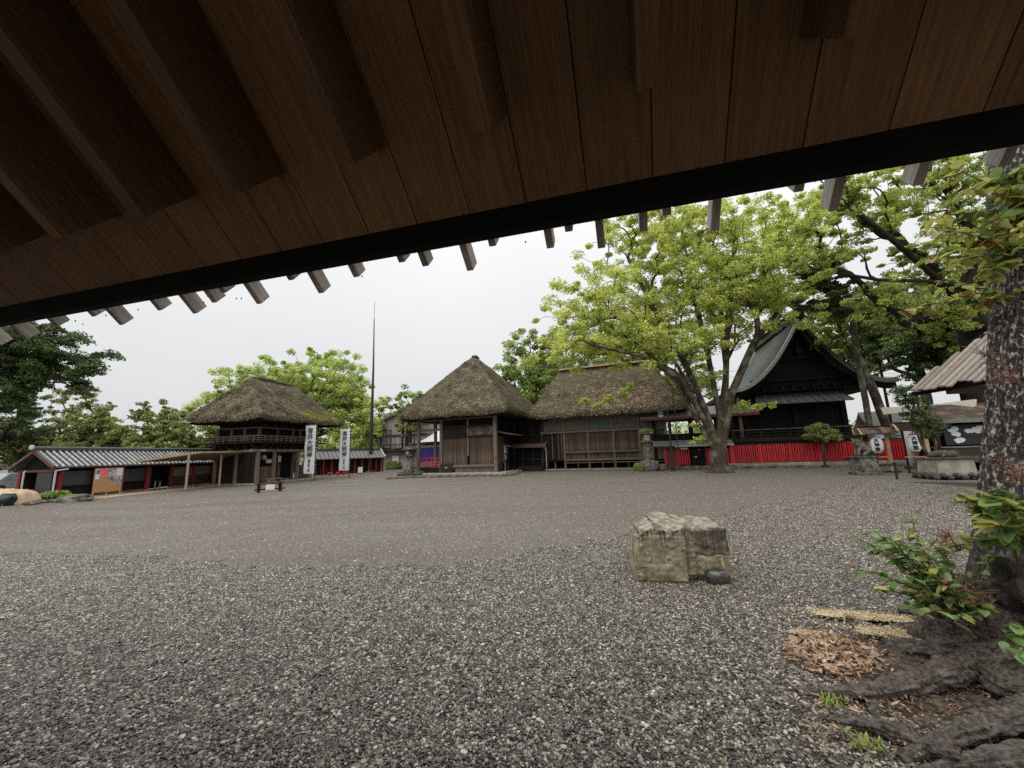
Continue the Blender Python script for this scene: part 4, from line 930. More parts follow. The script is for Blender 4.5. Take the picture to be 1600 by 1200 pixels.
# ------------------------------------------------------------ LONG TILED OFFERING CORRIDOR (left)
def left_hall():
    o = G(78, 783); t = thing('tiled_roof_hall', 'long low red posted building with striped tiled roof on the far left', 'building', o, -87)
    Ln = 15.2; ye, ze = -.25, 1.74; yr, zr = .95, 2.6; yb = 2.15
    def slope(y): return ze + (y - ye) / (yr - ye) * (zr - ze)
    MB().slab([(-.3, ye, ze), (Ln, ye, ze), (Ln, yr, zr), (-.3, yr, zr)], .07).build('roof_deck', M['tiledark'], t)
    MB().slab([(Ln, yb, ze), (-.3, yb, ze), (-.3, yr, zr), (Ln, yr, zr)], .07).build('roof_deck', M['tiledark'], t)
    n = 50; dv = Vector((0, yr - ye, zr - ze)); L_ = dv.length
    me = bpy.data.meshes.new('tile_row'); b = MB()
    segs = 6
    for s in range(segs):
        a0 = L_ * s / segs; a1 = L_ * (s + 1) / segs - .012
        b.tube([(0, a0, .012), (0, a1, .012)], [.062, .052], 7)
    me.from_pydata(b.v, [], b.f); me.materials.append(M['tilelight']); ang = atan2(zr - ze, yr - ye)
    me2 = bpy.data.meshes.new('flat_tile'); b = MB()
    for s in range(segs): a0 = L_ * s / segs; b.box(-.09, .09, a0, a0 + L_ / segs, 0, .018 + .0 * s)
    me2.from_pydata(b.v, [], b.f); me2.materials.append(M['tiledark'])
    for i in range(n):
        x = -.1 + i * (Ln / n)
        link('tile_row', me, None, t, (x, ye - .02, ze + .01), (ang, 0, 0))
    MB().tube([(-.25, ye - .03, ze + .015), (-.25, yr, zr + .03)], .07, 8).build('verge_tile', M['tiledark'], t)
    MB().tube([(-.25, yb + .03, ze + .015), (-.25, yr, zr + .03)], .07, 8).build('verge_tile', M['tiledark'], t)
    box('ridge', M['tiledark'], t, -.35, Ln, yr - .09, yr + .09, zr, zr + .14, .01); MB().tube([(-.4, yr, zr + .19), (Ln, yr, zr + .19)], .065, 8).build('ridge_tile', M['greytile'], t)
    MB().lathe([(.14, 0), (.13, .06), (.05, .08)], 10).build('ridge_end_tile', M['tilelight'], t, loc=(-.4, yr, zr + .2), rot=(0, -pi / 2, 0))
    MB().lathe([(.12, 0), (.11, .06), (.05, .08)], 10).build('ridge_end_tile', M['greytile'], t, loc=(Ln, yr, zr + .22), rot=(0, pi / 2, 0))
    # gable
    MB().beam((-.28, ye - .05, ze - .08), (-.28, yr, zr - .06), .05, .15, (1, 0, 0)).build('bargeboard', M['brownred'], t); MB().beam((-.28, yb + .05, ze - .08), (-.28, yr, zr - .06), .05, .15, (1, 0, 0)).build('bargeboard', M['brownred'], t)
    MB().slab([(-.02, 0, 1.62), (-.02, 1.9, 1.62), (-.02, .95, 2.4)][::-1], .04).build('open_gable_shade', M['blackwood'], t)  # black panel standing in for the shade inside the open gable
    piece('beam', M['brownred'], t, (0, .95, 1.5), (.1, 2.2, .12)); piece('wall_plate', M['darkwood'], t, (Ln / 2, 0, 1.6), (Ln, .1, .1))
    xs = [.32, 3.63, 5.35, 7.1, 9.0, 10.9, 12.8, 14.8]
    for x in xs:
        box('post', M['oldred'], t, x - .075, x + .075, -.06, .09, .12, 1.62); box('footing', M['kerb'], t, x - .11, x + .11, -.11, .14, 0, .13, .02)
    box('post', M['oldred'], t, -.06, .08, 1.8, 1.95, .1, 1.6); 
    box('back_wall', M['darkwood'], t, 0, Ln, 1.82, 1.88, .1, 1.65)
    for a, b in zip(xs, xs[1:]):
        if a == 5.35:
            box('alcove_wall', M['blackwood'], t, a, b, .9, .95, .12, 1.6); box('blue_curtain', M['navy'], t, a + .1, a + .35, .1, .14, .3, 1.5); box('table', M['darkwood'], t, a + .5, b - .35, .05, .4, .62, .68); box('table_leg', M['grey'], t, a + .7, a + .76, .1, .16, .1, .62); box('table_leg', M['grey'], t, b - .7, b - .64, .1, .16, .1, .62); continue
        if a > 7:
            box('upper_wall', M['tanboard'], t, a + .08, b - .08, .1, .14, .86, 1.5); box('lower_panel', M['lattice'], t, a + .08, b - .08, .1, .14, .2, .85)
        else:
            box('screen_window', M['lattice'], t, a + .1, b - .1, .1, .14, .72, 1.5); box('lower_panel', M['blackwood'], t, a + .08, b - .08, .08, .14, .2, .68)
            piece('rail', M['blackwood'], t, ((a + b) / 2, .06, .66), (b - a, .06, .07))
        piece('sill', M['oldred'], t, ((a + b) / 2, .03, .14), (b - a - .1, .08, .07))
    box('end_wall', M['lattice'], t, .0, .05, .1, .95, .1, 1.55); box('offering_box', M['brownred'], t, -.1, .3, 1.0, 1.8, .05, .62)
    # gutters and down pipes on the gable
    for y in (-.22, 1.55):
        MB().tube([(-.12, y, .02), (-.12, y, 1.5), (-.1, y, 1.56), (.45, y + (.0), 1.62)], .045, 8).build('down_pipe', M['pvc'], t)
    # notice board
    nb = thing('notice_board', 'tan board with pink, grey and blue posters leaning on the tiled building', 'notice board', o, -87)
    box('panel', M['ply'], nb, 1.86, 3.5, -.2, -.16, .22, 1.6); 
    for nm, m, a, b, c, d in (('poster', 'papergrey', 1.9, 2.12, 1.28, 1.57), ('poster', 'pink', 2.14, 2.62, 1.08, 1.56), ('poster', 'paper', 1.9, 2.12, .98, 1.26), ('poster', 'papergrey', 2.65, 3.05, 1.02, 1.55), ('poster', 'paper', 3.08, 3.45, 1.12, 1.56), ('poster', 'papergrey', 3.1, 3.46, .92, 1.1), ('poster', 'bluepaper', 3.12, 3.4, .66, .92), ('poster', 'papergrey', 2.64, 3.0, .82, 1.0)):
        box(nm, M[m], nb, a, b, -.206 - random.random() * .004, -.2005, c, d)
    for x in (1.9, 2.66, 3.44): box('foot', M['tan'], nb, x - .03, x + .03, -.2, -.15, 0, .22)
    # paved walk
    w = thing('paved_walk', 'strip of wet tan paving running along the tiled building', 'paving', o, -87)
    for i in range(22): piece('paving_slab', M['paving'], w, (1.4 + i * .72, -.72 - .55, .0), (.70, 1.45 if i < 14 else .9, .035 + random.uniform(0, .004)))
    for i in range(12): piece('kerb_stone', M['kerb'], w, (1.6 + i * 1.32, -.3, 0), (1.28, .25, .07))
left_hall()

def left_canopy():
    o = G(290, 766.5); t = thing('boarded_canopy', 'low boarded rain canopy on four round log posts beside the tiled building', 'canopy', o, -87)
    FL, FR, BR, BL = (.55, -.35, 2.42), (6.95, -.35, 2.47), (6.95, 2.3, 1.98), (-1.35, 2.3, 1.92)
    MB().slab([FL, FR, BR, BL], .04).build('roof', M['tanboard'], t)
    MB().slab([(x, y, z + .06) for x, y, z in (FL, FR, BR, BL)], .05).build('roof_sheet', M['greytile'], t)
    for i in range(9): MB().beam((.75 + i * .76, -.33, 2.36), (-.9 + i * .95, 2.28, 1.88), .045, .05).build('batten', M['tanboard'], t)
    MB().beam((.5, -.37, 2.42), (6.98, -.37, 2.47), .04, .1).build('front_batten', M['tan'], t); MB().beam((.5, -.37, 2.42), (-1.4, 2.3, 1.92), .04, .1).build('side_batten', M['tan'], t)
    for x in (0, 2.8, 5.95): MB().tube([(x, 0, 0), (x, 0, 2.36 if x < 5 else 2.95)], .07, 8).build('post', M['tanpost'], t); MB().box(x - .14, x + .14, -.14, .14, 0, .03).build('footplate', M['iron'], t)
    
    MB().beam((5.9, 0, .7), (5.0, .1, .05), .05, .05).build('brace', M['tanpost'], t); 
left_canopy()

def right_corridor():
    a = G(492, 744.5); b = G(598, 738.5); d = b - a; ang = -math.degrees(atan2(d.y, d.x)); Ln = d.length
    t = thing('low_corridor', 'low dark roofed corridor with red posts between gate tower and flagpole', 'corridor', a, ang)
    MB().slab([(-.3, -.5, 1.72), (Ln, -.5, 1.72), (Ln, .8, 2.6), (-.3, .8, 2.6)], .08).build('roof', M['greytile'], t); MB().slab([(Ln, 2.1, 1.72), (-.3, 2.1, 1.72), (-.3, .8, 2.6), (Ln, .8, 2.6)], .08).build('roof', M['greytile'], t)
    for i in range(int(Ln / .42)): MB().beam((i * .42, -.5, 1.75), (i * .42, .8, 2.63), .06, .05).build('tile_row', M['tiledark'], t)
    box('ridge', M['tiledark'], t, -.3, Ln, .68, .92, 2.58, 2.78); MB().tube([(Ln, -.55, 1.78), (Ln, .8, 2.72)], .1, 8).build('verge_tile', M['tilelight'], t)
    n = 9
    for i in range(n + 1): box('post', M['oldred'], t, i * Ln / n - .08, i * Ln / n + .08, -.05, .1, .1, 1.72)
    box('wall', M['darkwood'], t, 0, Ln, .6, .66, .1, 1.8); box('end_wall', M['plaster'], t, Ln - .05, Ln, 0.1, 1.5, .1, 1.7)
    for y in (.4, .9, 1.4): box('end_post', M['oldred'], t, Ln + .002, Ln + .08, y - .06, y + .06, .1, 1.8)
    for i in range(9): box('red_slat', M['oldred'], t, .6 + i * .3, .66 + i * .3, .3, .34, .1, .6 + .4 * random.random())
    box('base', M['kerb'], t, -.3, Ln + .3, -.5, 1.6, 0, .1)
    # little red things heaped on the step
    for i in (1, 2, 4, 5, 7, 8):
        o = MB().lathe([(.0, 0), (.10, .02), (.16, .14), (.1, .25), (0, .28)], 8).build('red_votive', M['red'] if i % 3 else M['white'], None, smooth=True); q = a + d * (.17 + .035 * i) ; o.location = (q.x + .1, q.y - .45 - .1 * (i % 2), .1)
        tag(o, 'small %s votive object heaped on the corridor step' % ('red' if i % 3 else 'white'), 'ornament', 'votive objects on the corridor step, %s' % ('red ones' if i % 3 else 'white ones'))
    q = a + d * .62; s = thing('white_sign', 'small square white sign standing before the low corridor', 'sign', (q.x + .4, q.y - .6, 0)); box('panel', M['white'], s, -.25, .25, -.02, .02, .15, .75); box('leg', M['iron'], s, -.02, .02, .021, .05, 0, .6)
right_corridor()

# ------------------------------------------------------------ BANNERS
def banner(px, py, ptop, w, sub, lab):
    p = G(px, py); t = thing('nobori_banner', lab, 'banner', p, 8)
    top = AT(px - 2, ptop, p).z; k = top / 5.2
    MB().tube([(0, 0, 0), (0, 0, top)], .035, 6).build('pole', M['iron'], t); MB().tube([(-w, .0, top - .12), (.05, 0, top - .12)], .02, 6).build('cross_pole', M['iron'], t)
    zt, zb = top - .2, AT(px - 4, 740 if py > 748 else 735, p).z; n = 24; V = []
    for j in range(n + 1):
        for i in range(7):
            x = -.06 - (w - .06) * i / 6; z = zb + (zt - zb) * j / n
            V.append((x, .05 * sin(j * .6 + i * .5) * (i / 6) - .01, z))
    F = [(j * 7 + i, j * 7 + i + 1, j * 7 + 8 + i, j * 7 + 7 + i) for j in range(n) for i in range(6)]
    link('cloth', npmesh('banner_cloth', V, F, True), M['cloth'], t)
    for j in range(14): piece('tie_loop', M['cloth'], t, (-.02, 0, zb + (zt - zb) * (j + .4) / 14), (.13, .012, .07))
    for i in range(5): piece('top_loop', M['cloth'], t, (-.1 - (w - .2) * i / 4, 0, zt - .01), (.06, .012, .1))
    cx = -(w + .06) / 2 + .0; Hh = zt - zb; s = min(w * .72, Hh * .12)
    for i, ch in enumerate('青井大明神'): text('character', ch, s * 1.12, M['ink'], t, (cx, -.065, zt - Hh * (.12 + .125 * i)), (pi / 2, 0, 0), .014)
    for i, ch in enumerate(sub): text('small_character', ch, s * .48, M['ink'], t, (cx, -.065, zt - Hh * (.735 + .05 * i)), (pi / 2, 0, 0), .02)
banner(491, 752, 661, .95, '國大本一同', 'tall white banner with five large black characters nearest the gate tower')
banner(545.5, 746.5, 667, 1.0, '氏子中一同', 'tall white banner standing between the other banner and the flagpole')

def flagpole():
    t = thing('flagpole', 'very tall slim dark flagpole rising in front of the beige house', 'pole', G(578.5, 739.5)); p = t.location
    MB().tube([(0, 0, 0), (0, 0, 1.5), (.05, 0, 12), (.0, 0, 18)], [.26, .23, .11, .05], 12).build('pole', M['iron'], t, smooth=True); MB().tube([(0, 0, 18), (0, 0, 20.2)], .022, 6).build('tip_rod', M['iron'], t); MB().box(-.4, .4, -.4, .4, 0, .3).build('base', M['stone'], t)
flagpole()

def barrier_bench():
    a = G(401, 770); b = G(441, 767); d = b - a; t = thing('rail_barrier', 'low dark wooden rail barrier with white sign on the gravel court', 'barrier', a, -math.degrees(atan2(d.y, d.x))); L_ = d.length
    for z in (.12, .46): piece('rail', M['brownred'] if z > .3 else M['darkwood'], t, (L_ / 2, 0, z), (L_ + .25, .07, .07))
    piece('rail', M['brownred'], t, (L_ / 2, .16, .46), (L_ + .25, .07, .06))
    for x in (.1, L_ - .1):
        box('leg', M['darkwood'], t, x - .05, x + .05, -.12, -.05, 0, .5); box('leg', M['darkwood'], t, x - .05, x + .05, .22, .3, 0, .5); piece('foot', M['darkwood'], t, (x, .08, .0), (.08, .6, .07))
    box('sign', M['white'], t, L_ / 2 - .22, L_ / 2 + .22, -.08, -.055, .12, .4)
barrier_bench()

# ------------------------------------------------------------ LANTERN STANDS, TORII, STATUES
def lantern_stand(px, py, lab, dx=0.0, yaw=0, tall=1.0, glab=''):
    p = G(px, py); t = thing('lantern_stand', lab, 'lantern stand', p, 21 + yaw)
    h = 2.16 * tall
    box('post', M['tan'], t, -.075, .075, -.07, .07, .04, h, .006); box('post', M['darkwood'], t, -.90, -.82, .1, .18, .0, h, .005)
    for y in (-.45, .45): pass
    MB().beam((-1.1, 0, h - .02), (.35, 0, h - .02), .07, .09).build('beam', M['tan'], t)
    piece('lower_rail', M['tan'], t, (-.5, 0, .82), (.95, .045, .06)); piece('foot', M['darkwood'], t, (-.2, 0, 0), (1.2, .14, .06)); piece('foot', M['darkwood'], t, (.0, 0, 0.0), (.14, .9, .065))
    # little plank roof, gable end to the left
    x0, x1 = -1.22, .42; zz = h - .0; hw = .42; r = .38
    for s in (-1, 1):
        n = 7
        for i in range(n):
            a = x0 + (x1 - x0) * i / n; b = x0 + (x1 - x0) * (i + 1) / n - .012
            P = [(a, s * hw, zz - .02), (b, s * hw, zz - .02), (b, 0, zz + r), (a, 0, zz + r)]
            MB().slab(P if s < 0 else P[::-1], .03).build('roof_plank', M['board'] if px < 1420 else M['darkwood'], t)
        MB().beam((x0 - .02, s * (hw + .01), zz - .05), (x0 - .02, 0, zz + r - .03), .04, .09, (1, 0, 0)).build('bargeboard', M['tan'], t)
    piece('gable_tie', M['tan'], t, (x0 - .01, 0, zz + .0), (.03, .4, .05)); piece('ridge_board', M['blackwood'], t, ((x0 + x1) / 2, 0, zz + r - .01), (x1 - x0 + .12, .1, .05))
    # paper lantern
    l = thing('paper_lantern', glab, 'paper lantern', p + Vector((0, 0, 0)), 21 + yaw, 'white paper lanterns with black characters'); del l['group']
    c = (-.5, -.02, 1.07 * tall); Hh = .88; R = .285; prof = []
    for j in range(25):
        f = j / 24; rr = R * (1 - abs(2 * f - 1) ** 3.2) ** .5 if 0 < f < 1 else .0
        prof.append((max(rr, .15) * (1 + (.012 if j % 2 else 0)), f * Hh))
    MB().lathe(prof, 28, c).build('shade', M['lampaper'], l, smooth=True)
    for z in (c[2] - .03, c[2] + Hh): MB().lathe([(.17, 0), (.17, .03)], 20, (c[0], c[1], z)).build('rim', M['iron'], l)
    MB().tube([(c[0], c[1], c[2] + Hh), (c[0], c[1], h)], .012, 6).build('hanger', M['iron'], l)
    for i, ch in enumerate('大神宮'):
        dl = radians(18); text('character', ch, .23, M['ink'], l, (c[0] - sin(dl) * (R + .014), c[1] - cos(dl) * (R + .014), c[2] + Hh * (.79 - .285 * i)), (pi / 2, 0, -dl), .04, .014)
lantern_stand(1395, 738, 'wooden stand with small plank roof, left of the two, carrying a white lantern', glab='white paper lantern hanging left of the pale torii pillar')
lantern_stand(1457, 739.5, 'wooden stand with dark plank roof over the white lantern by the torii pillar', tall=1.05, glab='white paper lantern hanging in front of the torii pillar')

def torii():
    a = G(1429, 732); b = G(1510, 734); d = b - a
    u = Vector((cos(radians(40)), -sin(radians(40)), 0)); b = Vector((25.64, 23.95, 0))
    t = thing('stone_torii', 'pale stone torii gate standing behind the paper lanterns', 'torii gate', a, -math.degrees(atan2((b - a).y, (b - a).x))); L_ = (b - a).length
    for x, l in ((0, .18), (L_, -.18)): MB().tube([(x - l * .4, 0, .0), (x + l * .3, 0, 3.45)], [.25, .19], 20).build('pillar', M['palestone'], t, smooth=True); box('base', M['darkstone'], t, x - .36, x + .36, -.36, .36, 0, .16, .02)
    MB().prism([(-.95, 3.42), (.9, 3.5), (.9, 3.78), (-1.05, 3.88)], -.2, .2).build('lintel_end', M['palestone'], t)
    MB().prism([(L_ - .95, 3.5), (L_ + .9, 3.42), (L_ + 1.0, 3.88), (L_ - .95, 3.78)], -.2, .2).build('lintel_end', M['palestone'], t)
    MB().prism([(.903, 3.5), (L_ - .953, 3.5), (L_ - .953, 3.78), (.903, 3.78)], -.19, .19).build('lintel', M['palestone'], t)
    piece('tie_beam', M['palestone'], t, (L_ / 2, 0, 2.75), (L_ - .3, .2, .24))
torii()

def guardian(px, py, lab):
    p = G(px, py); t = thing('guardian_lion_statue', lab, 'statue', p, 10)
    # stepped stone pedestal
    box('pedestal_foot', M['stone'], t, -.56, .56, -.46, .46, 0, .2, .03); MB().lathe([(.66, .2), (.58, .86)], 4).build('pedestal', M['stone'], t); box('pedestal_cap', M['darkstone'], t, -.52, .52, -.46, .46, .86, .96, .02)
    # seated lion body by metaball-like skin
    me = bpy.data.meshes.new('lion_body'); bm = bmesh.new()
    J = [((.28, 0, .18), .17), ((.18, 0, .38), .2), ((-.02, 0, .55), .19), ((-.12, 0, .72), .2), ((-.22, 0, .80), .15), ((-.36, 0, .75), .09),
         ((-.18, -.13, .36), .08), ((-.22, -.14, .04), .07), ((-.18, .13, .36), .08), ((-.22, .14, .04), .07), ((.1, -.2, .14), .1), ((-.06, -.2, .04), .06), ((.1, .2, .14), .1), ((-.06, .2, .04), .06), ((.42, 0, .5), .09), ((.36, 0, .78), .07), ((-.34, 0, .03), .06), ((-.34, 0, .03), .06)]
    E = [(0, 1), (1, 2), (2, 3), (3, 4), (4, 5), (2, 6), (6, 7), (2, 8), (8, 9), (0, 10), (10, 11), (0, 12), (12, 13), (0, 14), (14, 15)]
    vs = [bm.verts.new(Vector(j[0]) + Vector((0, 0, 0))) for j in J[:16]]
    for a, b in E: bm.edges.new((vs[a], vs[b]))
    bm.to_mesh(me); bm.free(); o = link('lion_body', me, M['stone'], t, (0.0, 0, .96)); md = o.modifiers.new('s', 'SKIN')
    for i, v in enumerate(me.skin_vertices[0].data): v.radius = (J[i][1],) * 2; v.use_root = (i == 2)
    o.modifiers.new('d', 'SUBSURF').levels = 2; md2 = o.modifiers['d']; md2.render_levels = 2
    for s in (-1, 1): boulder('mane_curl', None, None, (-.1, s * .15, 1.72), (.1, .07, .13), M['darkstone'], seed=s + 3, parent=t, sub=2); 
    boulder('jaw', None, None, (-.36, 0, 1.66), (.08, .1, .06), M['darkstone'], seed=4, parent=t, sub=2)
guardian(1352, 741.5, 'weathered stone guardian lion seated on a pedestal in front of the red fence')

def planter():
    p = G(1481, 748); t = thing('stone_pedestal', 'large pale stone pedestal on a rubble base left of the foreground trunk', 'pedestal', p, 15)
    MB().lathe([(.95, .1), (.90, .86)], 4).build('block', M['kerb'], t); box('cap', M['darkstone'], t, -.74, .74, -.74, .74, .86, .94, .02)
    for i in range(26):
        a = 2 * pi * i / 26; r = .80; boulder('rubble_stone', None, None, (r * max(-1, min(1, 1.3 * cos(a))), r * max(-1, min(1, 1.3 * sin(a))), .1 + .1 * (i % 2)), (.13, .12, .12), M['darkstone'], seed=i, parent=t, sub=2)
    o = boulder('plinth_rock', 'dark lichen covered carved stone lying on the stone pedestal', 'stone', p + Vector((.05, 0, 1.05)), (.55, .4, .2), M['darkstone'], seed=31, sub=3)
    b = thing('dark_wooden_peg', 'short dark iron spigot post between the two lantern stands', 'post', G(1402, 749)); MB().tube([(0, 0, 0), (0, 0, .75)], .05, 8).build('shaft', M['iron'], b); MB().beam((-.25, 0, .62), (.06, 0, .72), .06, .1).build('head', M['iron'], b)
    b = thing('dark_stake', 'thin dark stake left of the guardian lion pedestal', 'post', G(1331, 741)); MB().tube([(0, 0, 0), (-.02, 0, .85)], .04, 6).build('shaft', M['iron'], b); MB().beam((-.3, 0, .8), (.1, 0, .86), .04, .06).build('arm', M['iron'], b)
planter()

def water_pavilion():   # board roof at the right, seen past the trunk; its slope faces the court
    t = thing('board_roofed_pavilion', 'pavilion with lapped grey board roof half hidden by the foreground trunk', 'pavilion', (13.6, 13.69, 0), 98)
    z0 = 3.4; T = .87; sl = atan2(T, 1); w = .29; Ln = 4.2
    n = int(Ln / w)
    for i in range(n):
        for lay in (0, 1):
            x = .0 + i * w + (w / 2 if lay else 0); ln = min(2.95, .75 + .55 * i) if not lay else min(3.0, 1.15 + .6 * i)
            yy = -.05 - .12 * lay - random.uniform(0, .16)
            for sd in (1, -1):
                o = MB().box(-.085, .085, 0, ln if sd > 0 else 2.8, .0, .05).build('roof_board', M['endwood'], t)
                y_ = yy if sd > 0 else 4.4 - yy
                o.matrix_local = Matrix(((1, 0, 0, x), (0, sd * cos(sl), -sd * sin(sl), y_), (0, sin(sl), cos(sl), z0 + yy * T + .085 * lay + .03), (0, 0, 0, 1)))
    MB().slab([(-.1, .0, z0 - .06), (Ln, .0, z0 - .06), (Ln, 2.2, z0 + 1.85), (1.2, 2.2, z0 + 1.85)], .06).build('roof_deck', M['fascia'], t)
    MB().slab([(Ln, 4.4, z0 - .06), (-.1, 4.4, z0 - .06), (1.2, 2.2, z0 + 1.85), (Ln, 2.2, z0 + 1.85)], .06).build('roof_deck', M['soffit2'], t)
    box('eave_beam', M['fascia'], t, -.2, Ln, -.02, .08, z0 - .2, z0 - .07); box('tie_beam', M['soffit2'], t, .8, 1.0, .2, 4.2, z0 - .3, z0 - .1)
    for x in (1.0, 3.8):
        for y in (1.4, 3.6): box('post', M['tan'], t, x - .09, x + .09, y - .09, y + .09, 0, z0 - .1)
    box('basin', M['stone'], t, 1.6, 3.0, 1.8, 2.8, 0, .7, .05)
water_pavilion()

def stall():
    p = G(1515, 737); t = thing('amulet_stall', 'small dark stall with green edged roof and painted panel behind the trunk', 'stall', p + Vector((.2, 1.0, 0)), 15)
    MB().slab([(-1.5, -1.3, 2.75), (4.2, -1.3, 2.75), (4.0, 1.2, 3.7), (-.6, 1.2, 3.7)], .1).build('roof', M['board'], t); box('roof_edge', M['leanto'], t, -1.5, 4.2, -1.36, -1.3, 2.55, 2.76)
    box('back_wall', M['blackwood'], t, -1, 4, .6, .7, 0, 2.8)
    for x in (-.9, 1.5, 3.9): box('post', M['darkwood'], t, x - .08, x + .08, -.9, -.74, 0, 2.8)
    box('counter', M['board'], t, -.8, 3.8, -.9, -.3, .45, 1.25); box('counter_top', M['post'], t, -.9, 3.9, -1.0, -.2, 1.25, 1.32); boards(t, M['board'], -.8, 3.8, .5, 1.22, -.93, .35)
    f = box('painted_panel', M['ink'], t, -.55, 1.35, -.8, -.76, 1.4, 2.45)
    for i in range(9):
        r = random.Random(i); cx, cz = r.uniform(-.35, 1.1), r.uniform(1.55, 2.3)
        MB().slab([(cx + .2 * cos(q) * r.uniform(.6, 1.3), -.806 - i * .0006, cz + .13 * sin(q) * r.uniform(.6, 1.3)) for q in [2 * pi * j / 9 for j in range(9)]], .003).build('pale_brush_patch', M['paper'], f)
stall()

def utility():
    p = G(1404, 722); p = p * 1.35; p.z = 0
    t = thing('utility_pole', 'leaning dark utility pole with wires beyond the fence', 'utility pole', p); top = AT(1387, 560, p).z
    MB().tube([(0, 0, 0), (-.1, 0, top + 3)], [.16, .12], 10).build('pole', M['darkwood'], t)
    for z in (top - .2, top - .9, top - 2.1, top - 2.4): MB().tube([(-40, 12, z + 1.2), (-20, 6, z), (0, 0, z + .3), (20, -6, z + .2), (40, -12, z + 1.5)], .018, 5).build('wire', M['iron'], t)
utility()

# ------------------------------------------------------------ HOUSES AROUND THE COURT
def beige_house():
    p = AT(578, 738, (0, 60, 0)); t = thing('beige_house', 'beige two storey house with brown timber balcony behind the flagpole', 'house', (p.x, p.y, 0), 12)
    s = 60 / FPX; 
    MB().prism([(-.8, 0), (13.5, 0), (13.5, 5.6), (6.6, 8.9), (-.8, 5.7)], 0, 7).build('walls', M['plaster'], t)
    MB().slab([(-1.4, -.7, 5.55), (6.6, -.7, 9.1), (6.6, 8, 9.1), (-1.4, 8, 5.55)], .25).build('roof', M['greytile'], t); MB().slab([(6.6, -.7, 9.1), (14.6, -.7, 5.55), (14.6, 8, 5.55), (6.6, 8, 9.1)], .25).build('roof', M['greytile'], t)
    for x in (-.8, 4.9, 5.6): box('timber', M['darkwood'], t, x, x + .35, -.12, -.003, 0 if x < 0 else 2.3, 6.2 if x > 0 else 5.3)
    for z in (2.55, 4.55): box('timber', M['board'], t, -1.2, 12, -.16, -.125, z, z + .32)
    def win(x, z, w, h, m='screen'):
        f = box('window', M['darkwood'], t, x - .08, x + w + .08, -.10, -.004, z - .08, z + h + .08); box('pane', M[m], f, x, x + w / 2 - .04, -.115, -.101, z, z + h); box('pane', M[m], f, x + w / 2 + .04, x + w, -.115, -.101, z, z + h)
    win(.2, 2.95, 1.4, 1.45); win(1.9, 3.0, 1.3, 2.5, 'glass'); win(4.0, 2.95, 1.4, 1.5); win(6.0, 3.3, .8, 1.0); win(6.2, 5.3, 3.6, .8)
    win(6.0, .2, 1.6, 2.2, 'glass'); box('wall_box', M['white'], t, 3.6, 4.6, -.3, -.004, .9, 1.9)
    d = MB().build('balcony', M['darkwood'], t); box('balcony_floor', M['darkwood'], d, -1.0, 12, -1.3, -.17, 2.3, 2.48)
    box('balcony_rail', M['darkwood'], d, -1, 12, -1.3, -1.22, 3.35, 3.45)
    for i in range(27): box('baluster', M['darkwood'], d, -1 + i * .48, -.94 + i * .48, -1.3, -1.24, 2.48, 3.36)
    b = boulder('garden_bush', 'low dark clipped bush in front of the beige house', 'bush', Vector((p.x + 3.7, p.y - 1.2, .5)), (1.0, .6, .7), M['moss'], seed=2, amp=.5, freq=3)
beige_house()

def far_building(name, lab, x, y, a, w, d, h, roofh, mw, mr, nwin=3, cat='house'):
    t = thing(name, lab, cat, (x, y, 0), a)
    box('walls', mw, t, 0, w, 0, d, 0, h)
    MB().slab([(-.6, -.6, h), (w + .6, -.6, h), (w + .6, d / 2, h + roofh), (-.6, d / 2, h + roofh)], .15).build('roof', mr, t); MB().slab([(w + .6, d + .6, h), (-.6, d + .6, h), (-.6, d / 2, h + roofh), (w + .6, d / 2, h + roofh)], .15).build('roof', mr, t)
    for i in range(nwin):
        x0 = w * (i + .25) / nwin; f = box('window', M['darkwood'], t, x0, x0 + w * .4 / nwin, -.05, -.004, h * .35, h * .75); box('pane', M['glass'], f, x0 + .08, x0 + w * .4 / nwin - .08, -.07, -.052, h * .38, h * .72)
far_building('white_house', 'low white house with grey roof beyond the left trees', -62, 46, -80, 14, 8, 2.6, 1.4, M['white'], M['greytile'], 4)
far_building('white_house', 'pale house with light roof behind the ridge of the tiled building', -54, 62, -60, 10, 8, 4.6, 1.0, M['plaster'], M['white'], 3)
far_building('red_roof_shed', 'shed with bright red roof showing between trees over the tiled building', -44.5, 60, -20, 8, 5, 4.2, .8, M['white'], M['redroof'], 2, 'shed')
far_building('grey_roof_house', 'grey roofed white house behind the torii gate', 42, 48, 30, 22, 8, 3.2, 2.2, M['white'], M['greytile'], 5)
far_building('low_white_house', 'low pale house seen through the trunks right of the torii', 40, 32, 45, 12, 7, 2.6, 1.6, M['white'], M['greytile'], 4)
far_building('office_building', 'light grey office block half hidden by the gate side trees', -22, 78, 0, 12, 8, 6.5, .8, M['white'], M['greytile'], 4, 'building')
# parked car glimpsed left
def parked_car():
    t = thing('parked_car', 'silver parked car glimpsed beyond the left trees', 'car', AT(14, 748, (0, 30, 0)) * 1.0, 80); t.location.z = 0
    prof = [(-2.0, .35), (-2.05, .75), (-1.2, .9), (-.7, 1.42), (.9, 1.45), (1.6, .98), (2.05, .9), (2.1, .4)]
    MB().prism(prof, -.8, .8).build('body', M['grey'], t, bevel=.04)
    MB().prism([(x * .92, z) for x, z in ((-1.15, .92), (-.72, 1.36), (.9, 1.38), (1.5, .98))], -.82, .82).build('windows', M['glass'], t)
    for x in (-1.3, 1.35):
        for y in (-.72, .72): w = MB().lathe([(.32, -.1), (.34, 0), (.32, .1)], 16).build('wheel', M['iron'], t, loc=(x, y, .33), rot=(pi / 2, 0, 0))
parked_car()

